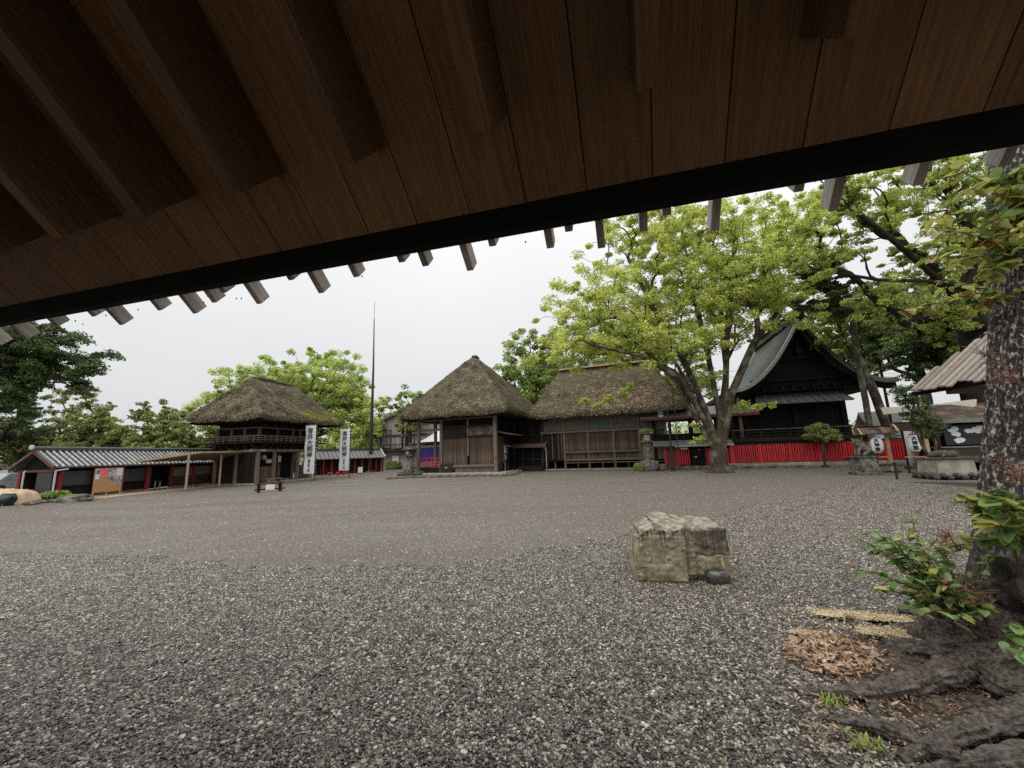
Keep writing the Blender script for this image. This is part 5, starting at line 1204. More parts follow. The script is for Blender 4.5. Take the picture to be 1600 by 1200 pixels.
def left_clutter():
    p = G(20, 790); t = thing('covered_pile', 'heap covered with crumpled beige cloth at the far left edge', 'covered heap', p + Vector((-2.1, .6, 0)), 0)
    V = []; n = 40
    for j in range(n):
        for i in range(n):
            x, y = -1.6 + 3.4 * i / (n - 1), -.8 + 1.7 * j / (n - 1); e = (1 - abs(x / 1.8) ** 6) * (1 - abs(y / .95) ** 4)
            z = .72 * max(0, e) ** .35 + .1 * noise.noise(Vector((x * 3, y * 3, 0))) + .05 * noise.noise(Vector((x * 9, y * 9, 2))) - .15 * (x < -.3)
            V.append((x, y, max(.0, z)))
    F = [(j * n + i, j * n + i + 1, j * n + n + i + 1, j * n + n + i) for j in range(n - 1) for i in range(n - 1)]
    link('cloth', npmesh('pile_cloth', V, F, True), M['beigecloth'], t)
    boulder('green_sack', 'dark green plastic sack in front of the beige covered heap', 'sack', G(10, 790) + Vector((0, -.1, .25)), (.45, .3, .33), M['greencloth'], seed=5, amp=.5, sub=3)
    b = box('plastic_crate', M['bluebox'], None, -.2, .2, -.15, .15, 0, .3, .02); b.location = G(37, 786); tag(b, 'small blue grey crate right of the green sack', 'crate')
    boulder('garden_rock', 'flat grey rock with pale flank lying before the tiled building', 'rock', G(122, 784) + Vector((0, 0, .12)), (.72, .4, .27), M['stone'], seed=13, amp=.5, sub=4)
    boulder('garden_rock', 'small round brown rock by the notice board', 'rock', G(127, 772) + Vector((0, 0, .16)), (.3, .22, .2), M['kerb'], seed=14, sub=3)
    for i, (px, py) in enumerate(((48, 789), (56, 787), (66, 786), (83, 785))):
        boulder('edge_rock', ('low dark rock nearest the beige covered heap', 'low dark rock second from the beige covered heap', 'low dark rock left of the green shrub', 'low dark rock under the green shrub by the gable')[i], 'rock', G(px, py) + Vector((0, 0, .05)), (.3, .2, .13), M['darkstone'], seed=20 + i, sub=2, group='low rocks edging the gable end')
    b = thing('white_unit', 'white boxy outdoor unit standing against the tiled building', 'air unit', G(112, 775), -87); box('case', M['white'], b, -.35, .35, 0, .25, .05, .38, .02); box('grille', M['iron'], b, .02, .12, -.012, -.002, .1, .32)
left_clutter()

# ------------------------------------------------------------ TREES
def leaf_cloud(C, rad, n, size, flat=.6, rng=None, droop=0.0, aspect=.55):
    """C: cluster centres (k,3); rad (k,) ; n leaves in all -> quad mesh arrays"""
    k = len(C); idx = rng.integers(0, k, n)
    d = rng.normal(0, 1, (n, 3)); d /= np.linalg.norm(d, axis=1)[:, None]; r = rng.random(n) ** (1 / 2.2)
    P = C[idx] + d * (r * rad[idx])[:, None] * [1, 1, flat]
    P[:, 2] -= droop * rad[idx] * (d[:, 0] ** 2 + d[:, 1] ** 2) * r
    nrm = rng.normal(0, .75, (n, 3)) + d * .35; nrm[:, 2] += 1.0; nrm /= np.linalg.norm(nrm, axis=1)[:, None]
    t = np.cross(nrm, rng.normal(0, 1, (n, 3))); t /= np.linalg.norm(t, axis=1)[:, None]; b = np.cross(nrm, t)
    s = (size * rng.uniform(.6, 1.35, n))[:, None]
    V = np.stack([P - t * s, P - b * s * aspect + t * s * .1, P + t * s, P + b * s * aspect + t * s * .1], 1).reshape(-1, 3)
    return V, np.arange(4 * n).reshape(-1, 4)

def tree(name, lab, base, r0, fork, blobs, nclus, nleaf, lsize, crad, ml, mb, seed, flat=.6, bf=.45, wob=.12, lean=(0, 0), rootflare=1.6, group=None, shell=.55, expo=2.35, droop=0, minr=.012, sides=6, extra_trunks=(), low=None, cat='tree'):
    rng = np.random.default_rng(seed); base = Vector(base)
    t = thing(name, lab, cat, base, 0, group)
    # cluster centres inside the blobs (local coordinates)
    C = []; Rr = []; w = np.array([b[3] * b[4] * b[5] for b in blobs]) ** .7; w /= w.sum()
    while len(C) < nclus:
        b = blobs[rng.choice(len(blobs), p=w)]
        d = rng.normal(0, 1, 3); d /= np.linalg.norm(d); rr = shell + (1 - shell) * rng.random() if rng.random() < .8 else rng.random()
        p = np.array(b[:3]) + d * rr * np.array(b[3:6])
        if p[2] < (low if low is not None else fork * .9): continue
        if len(C) and np.min(np.linalg.norm(np.array(C) - p, axis=1)) < crad * .55 and rng.random() < .8: continue
        C.append(p)
    C = np.array(C)
    # trunk nodes then minimal-cost tree
    nodes = []; par = []; plen = []
    nt = 7; off = Vector((seed * 1.3, 0, 0))
    for i in range(nt + 1):
        f = i / nt; z = fork * f
        nodes.append(np.array([lean[0] * f + .04 * fork * noise.noise(Vector((f * 2, seed, 0))) * f, lean[1] * f + .04 * fork * noise.noise(Vector((f * 2, seed, 9))) * f, z])); par.append(i - 1); plen.append(z)
    for et in extra_trunks:                     # additional main limbs given as polylines (local)
        prev = min(range(nt + 1), key=lambda q: abs(nodes[q][2] - et[0][2]))
        for q in et[0:]:
            pv = prev; nodes.append(np.array(q)); par.append(pv); plen.append(plen[pv] + np.linalg.norm(nodes[-1] - nodes[pv])); prev = len(nodes) - 1
    order = np.argsort(np.linalg.norm(C - nodes[nt], axis=1))
    isend = {}
    for ci in order:
        p = C[ci]; A = np.array(nodes); PL = np.array(plen); dd = np.linalg.norm(A - p, axis=1)
        cost = dd + bf * PL; bad = (A[:, 2] < fork * .55); cost[bad] += 50; dz = (A[:, 2] - p[2]); cost += np.where(dz > 0, dz * .6, 0)
        j = int(np.argmin(cost)); a = nodes[j]; L_ = dd[j]; k = max(1, int(L_ / (crad * .9))); prev = j
        # leave along parent direction first: quadratic bezier
        pd = (nodes[j] - nodes[par[j]]) if par[j] >= 0 else np.array([0, 0, 1.]); pd = pd / (np.linalg.norm(pd) + 1e-6); mid = a + pd * L_ * .35 + (p - a) * .25 + np.array([0, 0, .04 * L_])
        for s in range(1, k + 1):
            f = s / k; q = a * (1 - f) ** 2 + mid * 2 * f * (1 - f) + p * f ** 2
            if s < k: q = q + rng.normal(0, wob * crad * .45, 3)
            nodes.append(q); par.append(prev); plen.append(plen[prev] + np.linalg.norm(q - nodes[prev])); prev = len(nodes) - 1
        isend[prev] = True
    N_ = len(nodes); ch = [[] for _ in range(N_)]
    for i, p in enumerate(par):
        if p >= 0: ch[p].append(i)
    area = np.zeros(N_)
    for i in range(N_ - 1, -1, -1):
        area[i] = minr ** expo if not ch[i] else 0
    for i in sorted(range(N_), key=lambda q: -plen[q]):
        if ch[i]: area[i] = sum(area[c] for c in ch[i])
    rad = area ** (1 / expo); sc = r0 / rad[min(2, N_ - 1)]; rad = minr + (rad - minr) * max((r0 - minr) / max(rad[min(2, N_ - 1)] - minr, 1e-4), .05)
    for i in range(nt): rad[i] = max(rad[i], r0 * (1 - .25 * i / nt)); 
    rad[0] = r0 * rootflare; rad[1] = max(rad[1], r0 * (1 + (rootflare - 1) * .25))
    # branches as chains: main (thick) = trunk, rest = limbs
    tr = MB(); lb = MB(); done = set()
    starts = [0]; 
    while starts:
        s = starts.pop(); chain = [s] if par[s] < 0 else [par[s], s]; c = s
        while ch[c]:
            nx = max(ch[c], key=lambda q: area[q])
            for o_ in ch[c]:
                if o_ != nx: starts.append(o_)
            chain.append(nx); c = nx
        rr = [rad[q] for q in chain]
        if par[s] >= 0: rr[0] = min(rr[0], rr[1] * 1.35)
        rr[-1] *= .5; big = max(rr) > r0 * .3
        tgt = tr if s == 0 else lb
        if max(rr) < minr * .5: continue
        tgt.tube([nodes[q] for q in chain], rr, 14 if s == 0 else (8 if big else sides if max(rr) > minr * 3 else 4), cap=False)
    o = tr.build('trunk', mb, t, smooth=True); o = lb.build('limbs', mb, t, smooth=True)
    V, F = leaf_cloud(C, np.full(len(C), crad) * rng.uniform(.45, 1.2, len(C)), nleaf, lsize, flat, rng, droop)
    link('crown', npmesh('crown', V, F), ml, t)['kind'] = 'stuff'
    return t

def at_depth(px, py, y): return AT(px, py, (0, y, 0))
# the big bright tree in the middle right
def big_tree():
    b = G(1125, 738)
    ex = [[(.0, 0, 1.2), (-1.0, .1, 3.2), (-2.3, -.3, 6.0), (-4.6, -.6, 8.6), (-7.4, -1.2, 10.4)],
          [(.1, 0, 1.6), (-.5, .2, 4.5), (-1.6, .3, 8.0), (-3.4, .4, 12.0), (-4.8, .6, 16.0)],
          [(.3, 0, 1.2), (.5, .2, 4.0), (.3, .4, 8.0), (-.2, .5, 13.0), (-.6, .5, 18.5)],
          [(.4, 0, 1.6), (1.0, .2, 4.6), (1.6, .3, 8.5), (2.3, .2, 13), (3.4, .3, 18)],
          [(.5, 0, 2.2), (1.5, .1, 5.4), (3.2, -.2, 8.6), (5.6, -.4, 11.5), (8.0, -.4, 13.6)],
          [(-.6, .1, 3.4), (-2.4, -1.0, 6.3), (-5.2, -2.0, 7.7), (-8.5, -2.6, 8.4)],
          [(.6, .2, 4), (2.0, 1.4, 7.2), (2.6, 2.6, 11), (3.5, 3.4, 15)],
          [(-.4, .3, 3.6), (-1.2, 2.4, 8), (-2.2, 4.0, 12)]]
    tree('bright_tree', 'huge spreading spring green tree with many limbs rising before the black sanctuary', b, .56, 1.3,
         [(-1.5, .5, 13.5, 8.5, 5.5, 5.8), (-7.6, -.6, 11.2, 5.2, 3.6, 4.2), (3.6, .3, 14.4, 6.4, 5, 5.8), (-1.5, .5, 18.5, 7, 5, 4.5), (-4.6, -1.5, 8.6, 7.5, 2.6, 1.7), (4.6, -.3, 12.4, 3.6, 3.2, 2.4), (-9.0, -1.5, 8.8, 3.4, 2, 1.6), (6.8, .3, 16.5, 4.4, 4, 4.2)],
         1150, 195000, .085, .60, M['lf_bright'], M['bark'], 3, flat=.62, bf=.3, wob=.2, extra_trunks=ex, rootflare=1.75, shell=.25, low=6.6, minr=.016, expo=2.05)
    # shoots low on the trunk and the small sprigs in front of the hall roof
    LAB = ['bushy leaf spray low on the left side of the bright trunk', 'small leaf spray just above the bushy one on the bright trunk', 'long leaf spray under the left eave of the sanctuary', 'leaf spray tip before the lean-to roof of the sanctuary', 'leaf spray beside the thick left limb of the bright tree', 'middle leaf spray hanging before the long thatched roof', 'second leaf spray from the right before the long thatched roof', 'leftmost leaf spray before the long thatched roof', 'lowest leaf spray before the eave of the long hall', 'rightmost leaf spray before the long thatched roof', 'leaf spray over the valley between the two thatched roofs']
    for i, (px, py, y, r) in enumerate(((1096, 686, 28.4, .55), (1088, 665, 28.2, .35), (1160, 636, 28.4, .8), (1185, 634, 28.3, .55), (1103, 590, 28.4, .7), (955, 622, 27, .42), (975, 612, 27, .38), (915, 625, 27, .36), (935, 633, 27, .3), (985, 605, 27, .3), (830, 560, 27, .9))):
        p = at_depth(px, py, y); rng = np.random.default_rng(i)
        s = thing('leaf_spray', LAB[i], 'leaf spray', p, 0, 'sprays of young leaves around the bright tree')
        C = rng.normal(0, r * .45, (7, 3)) * [1.2, 1, .7]; V, F = leaf_cloud(C, np.full(7, r * .5), 420, .085, .7, rng); link('leaves', npmesh('leaves', V, F), M['lf_bright'], s)
        b_ = MB(); tgt = Vector((1.6, .5, .5)) if px < 1000 else Vector((.3, .5, -.3)); b_.tube([tgt * 1.2, tgt * .5 + Vector((0, 0, .1)), (0, 0, 0)], [.035, .02, .008], 5)
        for c in C: b_.tube([(0, 0, 0), tuple(c)], [.012, .005], 4)
        b_.build('twig', M['bark'], s)
big_tree()

def place(px, py, y):       # ground point under a pixel column at depth y
    q = at_depth(px, py, y); return Vector((q.x, q.y, 0))
def sized(px, ptop, y):     # height of pixel row ptop at depth y above ground
    return at_depth(px, ptop, y).z
def backtrees():
    # tree behind the gate tower
    b = place(455, 735, 58); H_ = sized(455, 540, 58)
    tree('camphor_tree', 'broad round light green camphor tree rising behind the gate tower', b, .8, 4, [(-4.5, 0, H_ - 6.5, 7.5, 6, 5.2), (3.6, 0, H_ - 5.5, 7.6, 6, 5.4), (8.0, 0, H_ - 9.5, 5, 5, 5.0), (-9.5, 0, H_ - 9, 5, 5, 4), (1, 0, H_ - 9, 9, 6, 4), (9.5, 0, 4.8, 4, 4, 3), (-1, -1, 6, 8, 4, 3)],
         820, 115000, .15, .85, M['lf_gate'], M['barkdark'], 5, flat=.75, shell=.35, low=2.2, minr=.03)
    specs = [
        # name, label, px, y, trunk, fork, top px row, halfwidth m, leaf mat, clusters, leaves, size, crad, flat
        ('conifer_tree', 'slim conifer standing just right of the flagpole', 597, 75, .25, 3, 615, 1.9, 'lf_mid', 50, 12000, .16, .9, .6),
        ('leafy_tree', 'leafy tree behind the left eave of the worship hall', 640, 56, .25, 5, 603, 2.2, 'lf_mid', 60, 12000, .14, .8, .6),
        ('leafy_tree', 'tall leafy tree directly behind the gap between the two thatched halls', 836, 56, .6, 5, 512, 5.4, 'lf_mid', 150, 48000, .17, 1.3, .65),
        ('leafy_tree', 'dense tree behind the ridge of the long thatched hall', 925, 58, .6, 5, 490, 7.0, 'lf_mid', 170, 50000, .17, 1.4, .65),
        ('dark_tree', 'dark tree behind the bright tree and the passage', 1040, 60, .5, 5, 470, 8.0, 'lf_mid', 150, 42000, .2, 1.5, .65),
    ]
    for i, (nm, lb, px, y, r, fk, top, hw, ml, nc, nl, ls, cr, fl) in enumerate(specs):
        nc = int(nc * 1.5); nl = int(nl * .8); cr *= .75
        b = place(px, 735, y); h = sized(px, top, y); hh = (h - fk) / 2
        tree(nm, lb, b, r, fk, [(0, 0, fk + hh * 1.05, hw, hw * .8, hh * 1.0), (hw * .4, 0, fk + hh * .7, hw * .7, hw * .6, hh * .7), (-hw * .45, 0, fk + hh * .6, hw * .7, hw * .6, hh * .6)], nc, nl, ls, cr, M[ml], M['barkdark'], 20 + i, flat=fl, low=fk * .7, minr=.02)
    # pine-like garden trees behind the tiled building
    pines = [(-12, 668, 33, 540, 4.2, 'lf_dark'), (28, 700, 36, 640, 3.4, 'lf_pine'), (82, 700, 38, 608, 3.6, 'lf_pine'), (128, 700, 37, 615, 3.0, 'lf_pine'), (160, 700, 37, 632, 2.6, 'lf_pine'), (213, 700, 36, 628, 2.5, 'lf_pine'), (247, 700, 38, 628, 2.6, 'lf_pine'), (285, 700, 41, 640, 3.0, 'lf_pine'), (322, 700, 43, 650, 2.8, 'lf_mid')]
    labs = ['dark pine at the extreme left edge', 'low pine with open branches at the left edge', 'pine with bare trunk behind the gable of the tiled building', 'pine above the notice board', 'spreading pine right of the bare trunked one', 'pointed pine above the middle of the tiled roof', 'second pointed pine above the tiled roof', 'pine just left of the gate tower', 'pine touching the left eave of the gate tower']
    for i, (px, py, y, top, hw, ml) in enumerate(pines):
        b = place(px, 735, y); h = sized(px, top, y); rng = np.random.default_rng(i + 60); bl = []
        nl = 7
        for j in range(nl):                      # uneven whorls getting smaller to the top
            f = j / (nl - 1); z = h * (.36 + .62 * f); ww = hw * (1 - .78 * f ** 1.2); a = rng.uniform(0, 2 * pi)
            bl.append((cos(a) * ww * .35, sin(a) * ww * .35, z + rng.normal(0, .12), ww * rng.uniform(.7, 1.15), ww * .8, .6 + .5 * (1 - f)))
        tree('pine_tree', labs[i], b, .16, h * .32, bl, 260, 19000, .09, .36, M[ml], M['barkdark'], 60 + i, flat=.6, shell=.1, bf=.25, low=h * .25, minr=.02, rootflare=1.3)
    # the very large dark tree reaching in at the upper left
    b = place(-60, 740, 26)
    c = at_depth(40, 575, 24) - b
    tree('dark_maple_tree', 'large dark overhanging tree filling the upper left corner below the eave', b, .5, 4.0, [(c.x, c.y, c.z, 4.6, 2.6, 2.6), (c.x - 3, c.y, c.z + 2.5, 4, 3, 2.5), (c.x + 1.8, c.y - .5, c.z + .9, 3.6, 2.4, 1.5), (c.x - 2, c.y, c.z - 2.0, 2.6, 2, 1.2)], 190, 85000, .085, .75, M['lf_dark'], M['barkdark'], 90, flat=.35, shell=.2, low=3.0, droop=.45, minr=.014)
backtrees()

def right_trees():
    # overhanging limbs top right
    b = place(1560, 735, 24)
    top = sized(1400, 180, 22)
    L = [at_depth(1575, 470, 22), at_depth(1470, 440, 21), at_depth(1395, 375, 20), at_depth(1330, 325, 19.5), at_depth(1290, 280, 19)]
    K = [at_depth(1575, 470, 22), at_depth(1470, 440, 21), at_depth(1370, 437, 20.5), at_depth(1270, 420, 20), at_depth(1215, 370, 20)]
    Q = [at_depth(1590, 330, 22), at_depth(1530, 285, 21), at_depth(1470, 312, 20), at_depth(1440, 290, 20)]
    ex = [[tuple(p - b) for p in L], [tuple(p - b) for p in K], [tuple(p - b) for p in Q]]
    bl = []
    for px, py, y, rx, rz in ((1320, 300, 20, 3.2, 2.0), (1400, 330, 20.5, 3.2, 2.2), (1480, 280, 21, 3.0, 2.0), (1450, 400, 21, 3.0, 1.6), (1530, 350, 22, 3, 2.4), (1300, 400, 20, 2.4, 1.2), (1380, 470, 22, 3.6, 1.3), (1500, 480, 22, 3, 1.5), (1560, 260, 21, 3, 2), (1420, 250, 21, 3, 1.6), (1260, 350, 20, 2.0, 1.2)):
        p = at_depth(px, py, y) - b; bl.append((p.x, p.y, p.z, rx, 2.2, rz))
    tree('overhanging_tree', 'tall tree with long crooked limbs spreading across the upper right', b, .5, 9, bl, 620, 78000, .075, .45, M['lf_up'], M['barkdark'], 33, flat=.4, shell=.1, extra_trunks=ex, low=7, minr=.016, bf=.25)
    # dark trees behind the sanctuary
    sp = [('dark_tree', 'dark tree filling the gap over the right half of the sanctuary roof', 1470, 44, .45, 7, 420, 7.5, 'lf_dark', 150, 46000, .16, 1.2),
          ('dark_tree', 'dark tree behind the board roofed pavilion', 1530, 34, .4, 4, 430, 5.5, 'lf_dark', 130, 42000, .14, 1.1),
          ('dark_tree', 'dark tree behind the peak of the sanctuary roof', 1320, 50, .45, 5, 440, 8.0, 'lf_mid', 150, 42000, .17, 1.3),
          ('dark_tree', 'tree behind the foreground trunk at the right edge', 1610, 30, .4, 4, 300, 6.5, 'lf_mid', 130, 40000, .13, 1.1)]
    for i, (nm, lb, px, y, r, fk, top, hw, ml, nc, nl, ls, cr) in enumerate(sp):
        nc = int(nc * 1.7); nl = int(nl * .62); cr *= .68
        b = place(px, 735, y); h = sized(px, top, y); hh = (h - fk) / 2
        tree(nm, lb, b, r, fk, [(0, 0, fk + hh * 1.15, hw, hw * .7, hh * .85), (hw * .4, 0, fk + hh * .9, hw * .7, hw * .6, hh * .6), (-hw * .45, 0, fk + hh * .9, hw * .7, hw * .6, hh * .6)], nc, nl, ls, cr, M[ml], M['barkdark'], 120 + i, flat=.5, low=fk * 1.1, minr=.035, shell=.2)
    # slim leaning trunk in front of the sanctuary's right eave, with its dark layered crown
    b = place(1368, 735, 26); top = at_depth(1328, 470, 26)
    h = top.z
    tree('slim_conifer', 'slim bare trunked conifer leaning before the right eave of the sanctuary', b, .17, h - 1.0, [(-1.0, 0, h, 2.6, 1.6, .5), (-.6, 0, h + 1.1, 2.2, 1.6, .5), (-1.6, 0, h + 2.2, 1.8, 1.2, .5), (-.2, 0, h - .8, 1.8, 1.2, .3)], 80, 17000, .09, .55, M['lf_dark'], M['bark'], 140, flat=.3, lean=(top.x - b.x - .0, 0), shell=.1, low=h - 2.5, minr=.015, rootflare=1.2, bf=.2)
    b = place(1412, 735, 31)
    tree('forked_tree', 'forked leaning tree standing just right of the sanctuary eave', b, .3, 7.0, [(-2.2, 0, 11.2, 3.0, 2, 1.4), (.6, 0, 12.0, 2.8, 2, 1.4), (-3.2, 0, 9.6, 1.6, 1.4, .5)], 110, 12000, .12, .6, M['lf_mid'], M['bark'], 141, flat=.45, lean=(-1.6, 0), low=8.6, minr=.03)
    # small pine in front of the red fence
    b = G(1290, 731)
    tree('small_pine', 'small rounded young pine in front of the red picket fence', b, .085, 1.5, [(.1, 0, 2.3, 1.15, .9, .42), (.0, 0, 2.75, .75, .7, .4), (.35, 0, 2.05, 1.1, .9, .22)], 70, 15000, .055, .3, M['lf_pine'], M['bark'], 150, flat=.6, low=1.7, minr=.012, rootflare=1.2)
    # shrub tree growing over the stone pedestal
    b = G(1478, 745) + Vector((.1, .55, 0))
    tree('pedestal_shrub', 'thin multi stemmed shrub tree rising behind the pale stone pedestal', b, .09, 1.2, [(-.25, 0, 3.1, .75, .6, .9), (-.6, 0, 3.9, .8, .6, .5), (.15, 0, 2.3, .55, .5, .6)], 110, 6500, .05, .26, M['lf_dark'], M['bark'], 151, flat=.6, low=1.2, minr=.008, extra_trunks=[[(.1, 0, .5), (.3, 0, 1.6), (.5, 0, 2.6)], [(-.05, 0, .5), (-.4, 0, 1.6), (-.6, 0, 2.9)]])
    # trees and bushes further right, low
    b = place(1545, 735, 27)
    tree('green_shrub', 'round green shrub between stall and torii', b, .1, .8, [(0, 0, 1.6, 1.6, 1.2, 1)], 40, 8000, .09, .5, M['lf_mid'], M['bark'], 152, low=.5)
    # left low plants
    b = G(84, 783)
    tree('low_green_shrub', 'low spreading green shrub at the foot of the tiled building gable', b, .04, .2, [(0, 0, .32, .75, .35, .16)], 26, 2600, .06, .2, M['lf_mid'], M['bark'], 153, low=.1, minr=.008)
right_trees()

def far_wood():     # treeline closing the horizon
    rng = np.random.default_rng(5); C = []
    for i in range(240):
        th = radians(-66 + 132 * i / 240) + rng.normal(0, .01); r = rng.uniform(95, 120); h = rng.uniform(3.5, 8)
        C += [(sin(th) * r, cos(th) * r, h * f) for f in (.35, .65, .95)]
    C = np.array(C); V, F = leaf_cloud(C, rng.uniform(2.2, 3.6, len(C)), 45000, .55, .8, rng)
    o = link('far_treeline', npmesh('far_treeline', V, F), M['lf_mid']); tag(o, 'low distant belt of trees closing the view beyond the shrine', kind='stuff')
far_wood()

# ------------------------------------------------------------ FOREGROUND: ROCK
def rock():
    o0 = G(1062, 912); t = thing('split_tuff_rock', 'large tan squared rock with vertical cracks standing alone on the gravel', 'rock', (o0.x, o0.y, 0), 8)
    n = 64; V = []; F = []
    def shape(u, v, w):      # unit cube -> rock
        x0, x1 = -.53, .66
        x = x0 + (x1 - x0) * u
        # top profile along x and depth
        top = np.interp(x, [-.62, -.5, -.28, .02, .3, .66], [.52, .66, .71, .69, .70, .70]) ; back = np.interp(x, [-.6, -.2, .1, .66], [.60, .79, .80, .71])
        top = top * (1 - v) + back * v
        z = top * w
        y = -.02 + .74 * v
        # left edge leans in, front face steps back right of the crack
        if x < -.25: x += -.04 * (1 - abs(w - .35) * 1.6) * (1 - u * 2.5) + .05 * w * (1 - u * 2.5)
        if u > .56 and v < .5: y += .07 * min(1, (u - .56) / .04) * (1 - v * 2)
        if .53 < u < .60 and v < .25: y += .07 * (1 - abs(u - .565) / .035) * (1 - v * 4)
        return Vector((x, y, z))
    bm = bmesh.new(); bmesh.ops.create_cube(bm, size=1); bmesh.ops.subdivide_edges(bm, edges=bm.edges[:], cuts=62, use_grid_fill=True)
    for vt in bm.verts:
        c = vt.co; u, v, w = c.x + .5, c.y + .5, c.z + .5
        p = shape(u, v, w)
        # round the outline
        q = Vector((c.x * 2, c.y * 2, c.z * 2)); edge = sorted([abs(q.x), abs(q.y), abs(q.z)]); k = max(0, edge[1] - .86) / .14
        ctr = Vector((.03, .36, .36)); p = p.lerp(ctr, .055 * k ** 1.5)
        nn = Vector((q.x if abs(q.x) > .97 else 0, q.y if abs(q.y) > .97 else 0, q.z if abs(q.z) > .97 else 0)); nn = nn.normalized() if nn.length else nn
        a = p * 1.0
        d = .035 * noise.noise(a * 3.1 + Vector((3, 0, 0))) + .012 * abs(noise.noise(a * 11)) + .02 * noise.noise(a * 7 + Vector((9, 0, 0))) + .009 * noise.noise(a * 19)
        cell = noise.cell(Vector((a.x * 5 + .8 * noise.noise(a * 2), a.y * 5, a.z * 4 + noise.noise(a * 2.3)))) ; d += .010 * cell
        # chipped upper lip, left part
        if w > .86 and v < .12 and u < .55: d -= .03 * (.5 + noise.noise(Vector((u * 14, 0, 5))))
        # cracks on the front face
        if v < .08:
            for cx, wd, dp in ((.555 + .012 * noise.noise(Vector((0, 0, w * 6))), .008, .06), (.655, .006, .03), (.77 + .006 * noise.noise(Vector((2, 0, w * 6))), .005, .018), (.86, .004, .015), (.93, .004, .012)):
                if w < .55 and cx > .7: continue
                d -= dp * exp(-((u - cx) / wd) ** 2)
            if u > .65: d -= .03 * exp(-((w - .52 - .02 * sin(u * 30)) / .012) ** 2) if u > .66 else 0
            if u > .66: d += .012 * (w < .5)
        # undercut foot
        if w < .08 and v < .3: d -= .02
        if w < .16 and .56 < u < .72 and v < .2: d -= .06
        vt.co = p + nn * d
    me = bpy.data.meshes.new('rock_body'); bm.to_mesh(me); bm.free(); me.polygons.foreach_set('use_smooth', [True] * len(me.polygons))
    o = link('rock_body', me, M['rock'], t, (0, 0, -.03))
    for e_ in (): pass
    s = mat('wet_black_stone', (.035, .035, .03), (.06, .058, .05), 4, .18, .1, spec=.8)
    p = G(1126, 914); b = boulder('small_dark_stone', 'smooth wet dark stone leaning at the right foot of the tan rock', 'stone', (p.x, p.y + .06, .075), (.155, .11, .115), s, seed=4, amp=.12, freq=1.2, flat=.12, sub=4, rz=-.15)
rock()

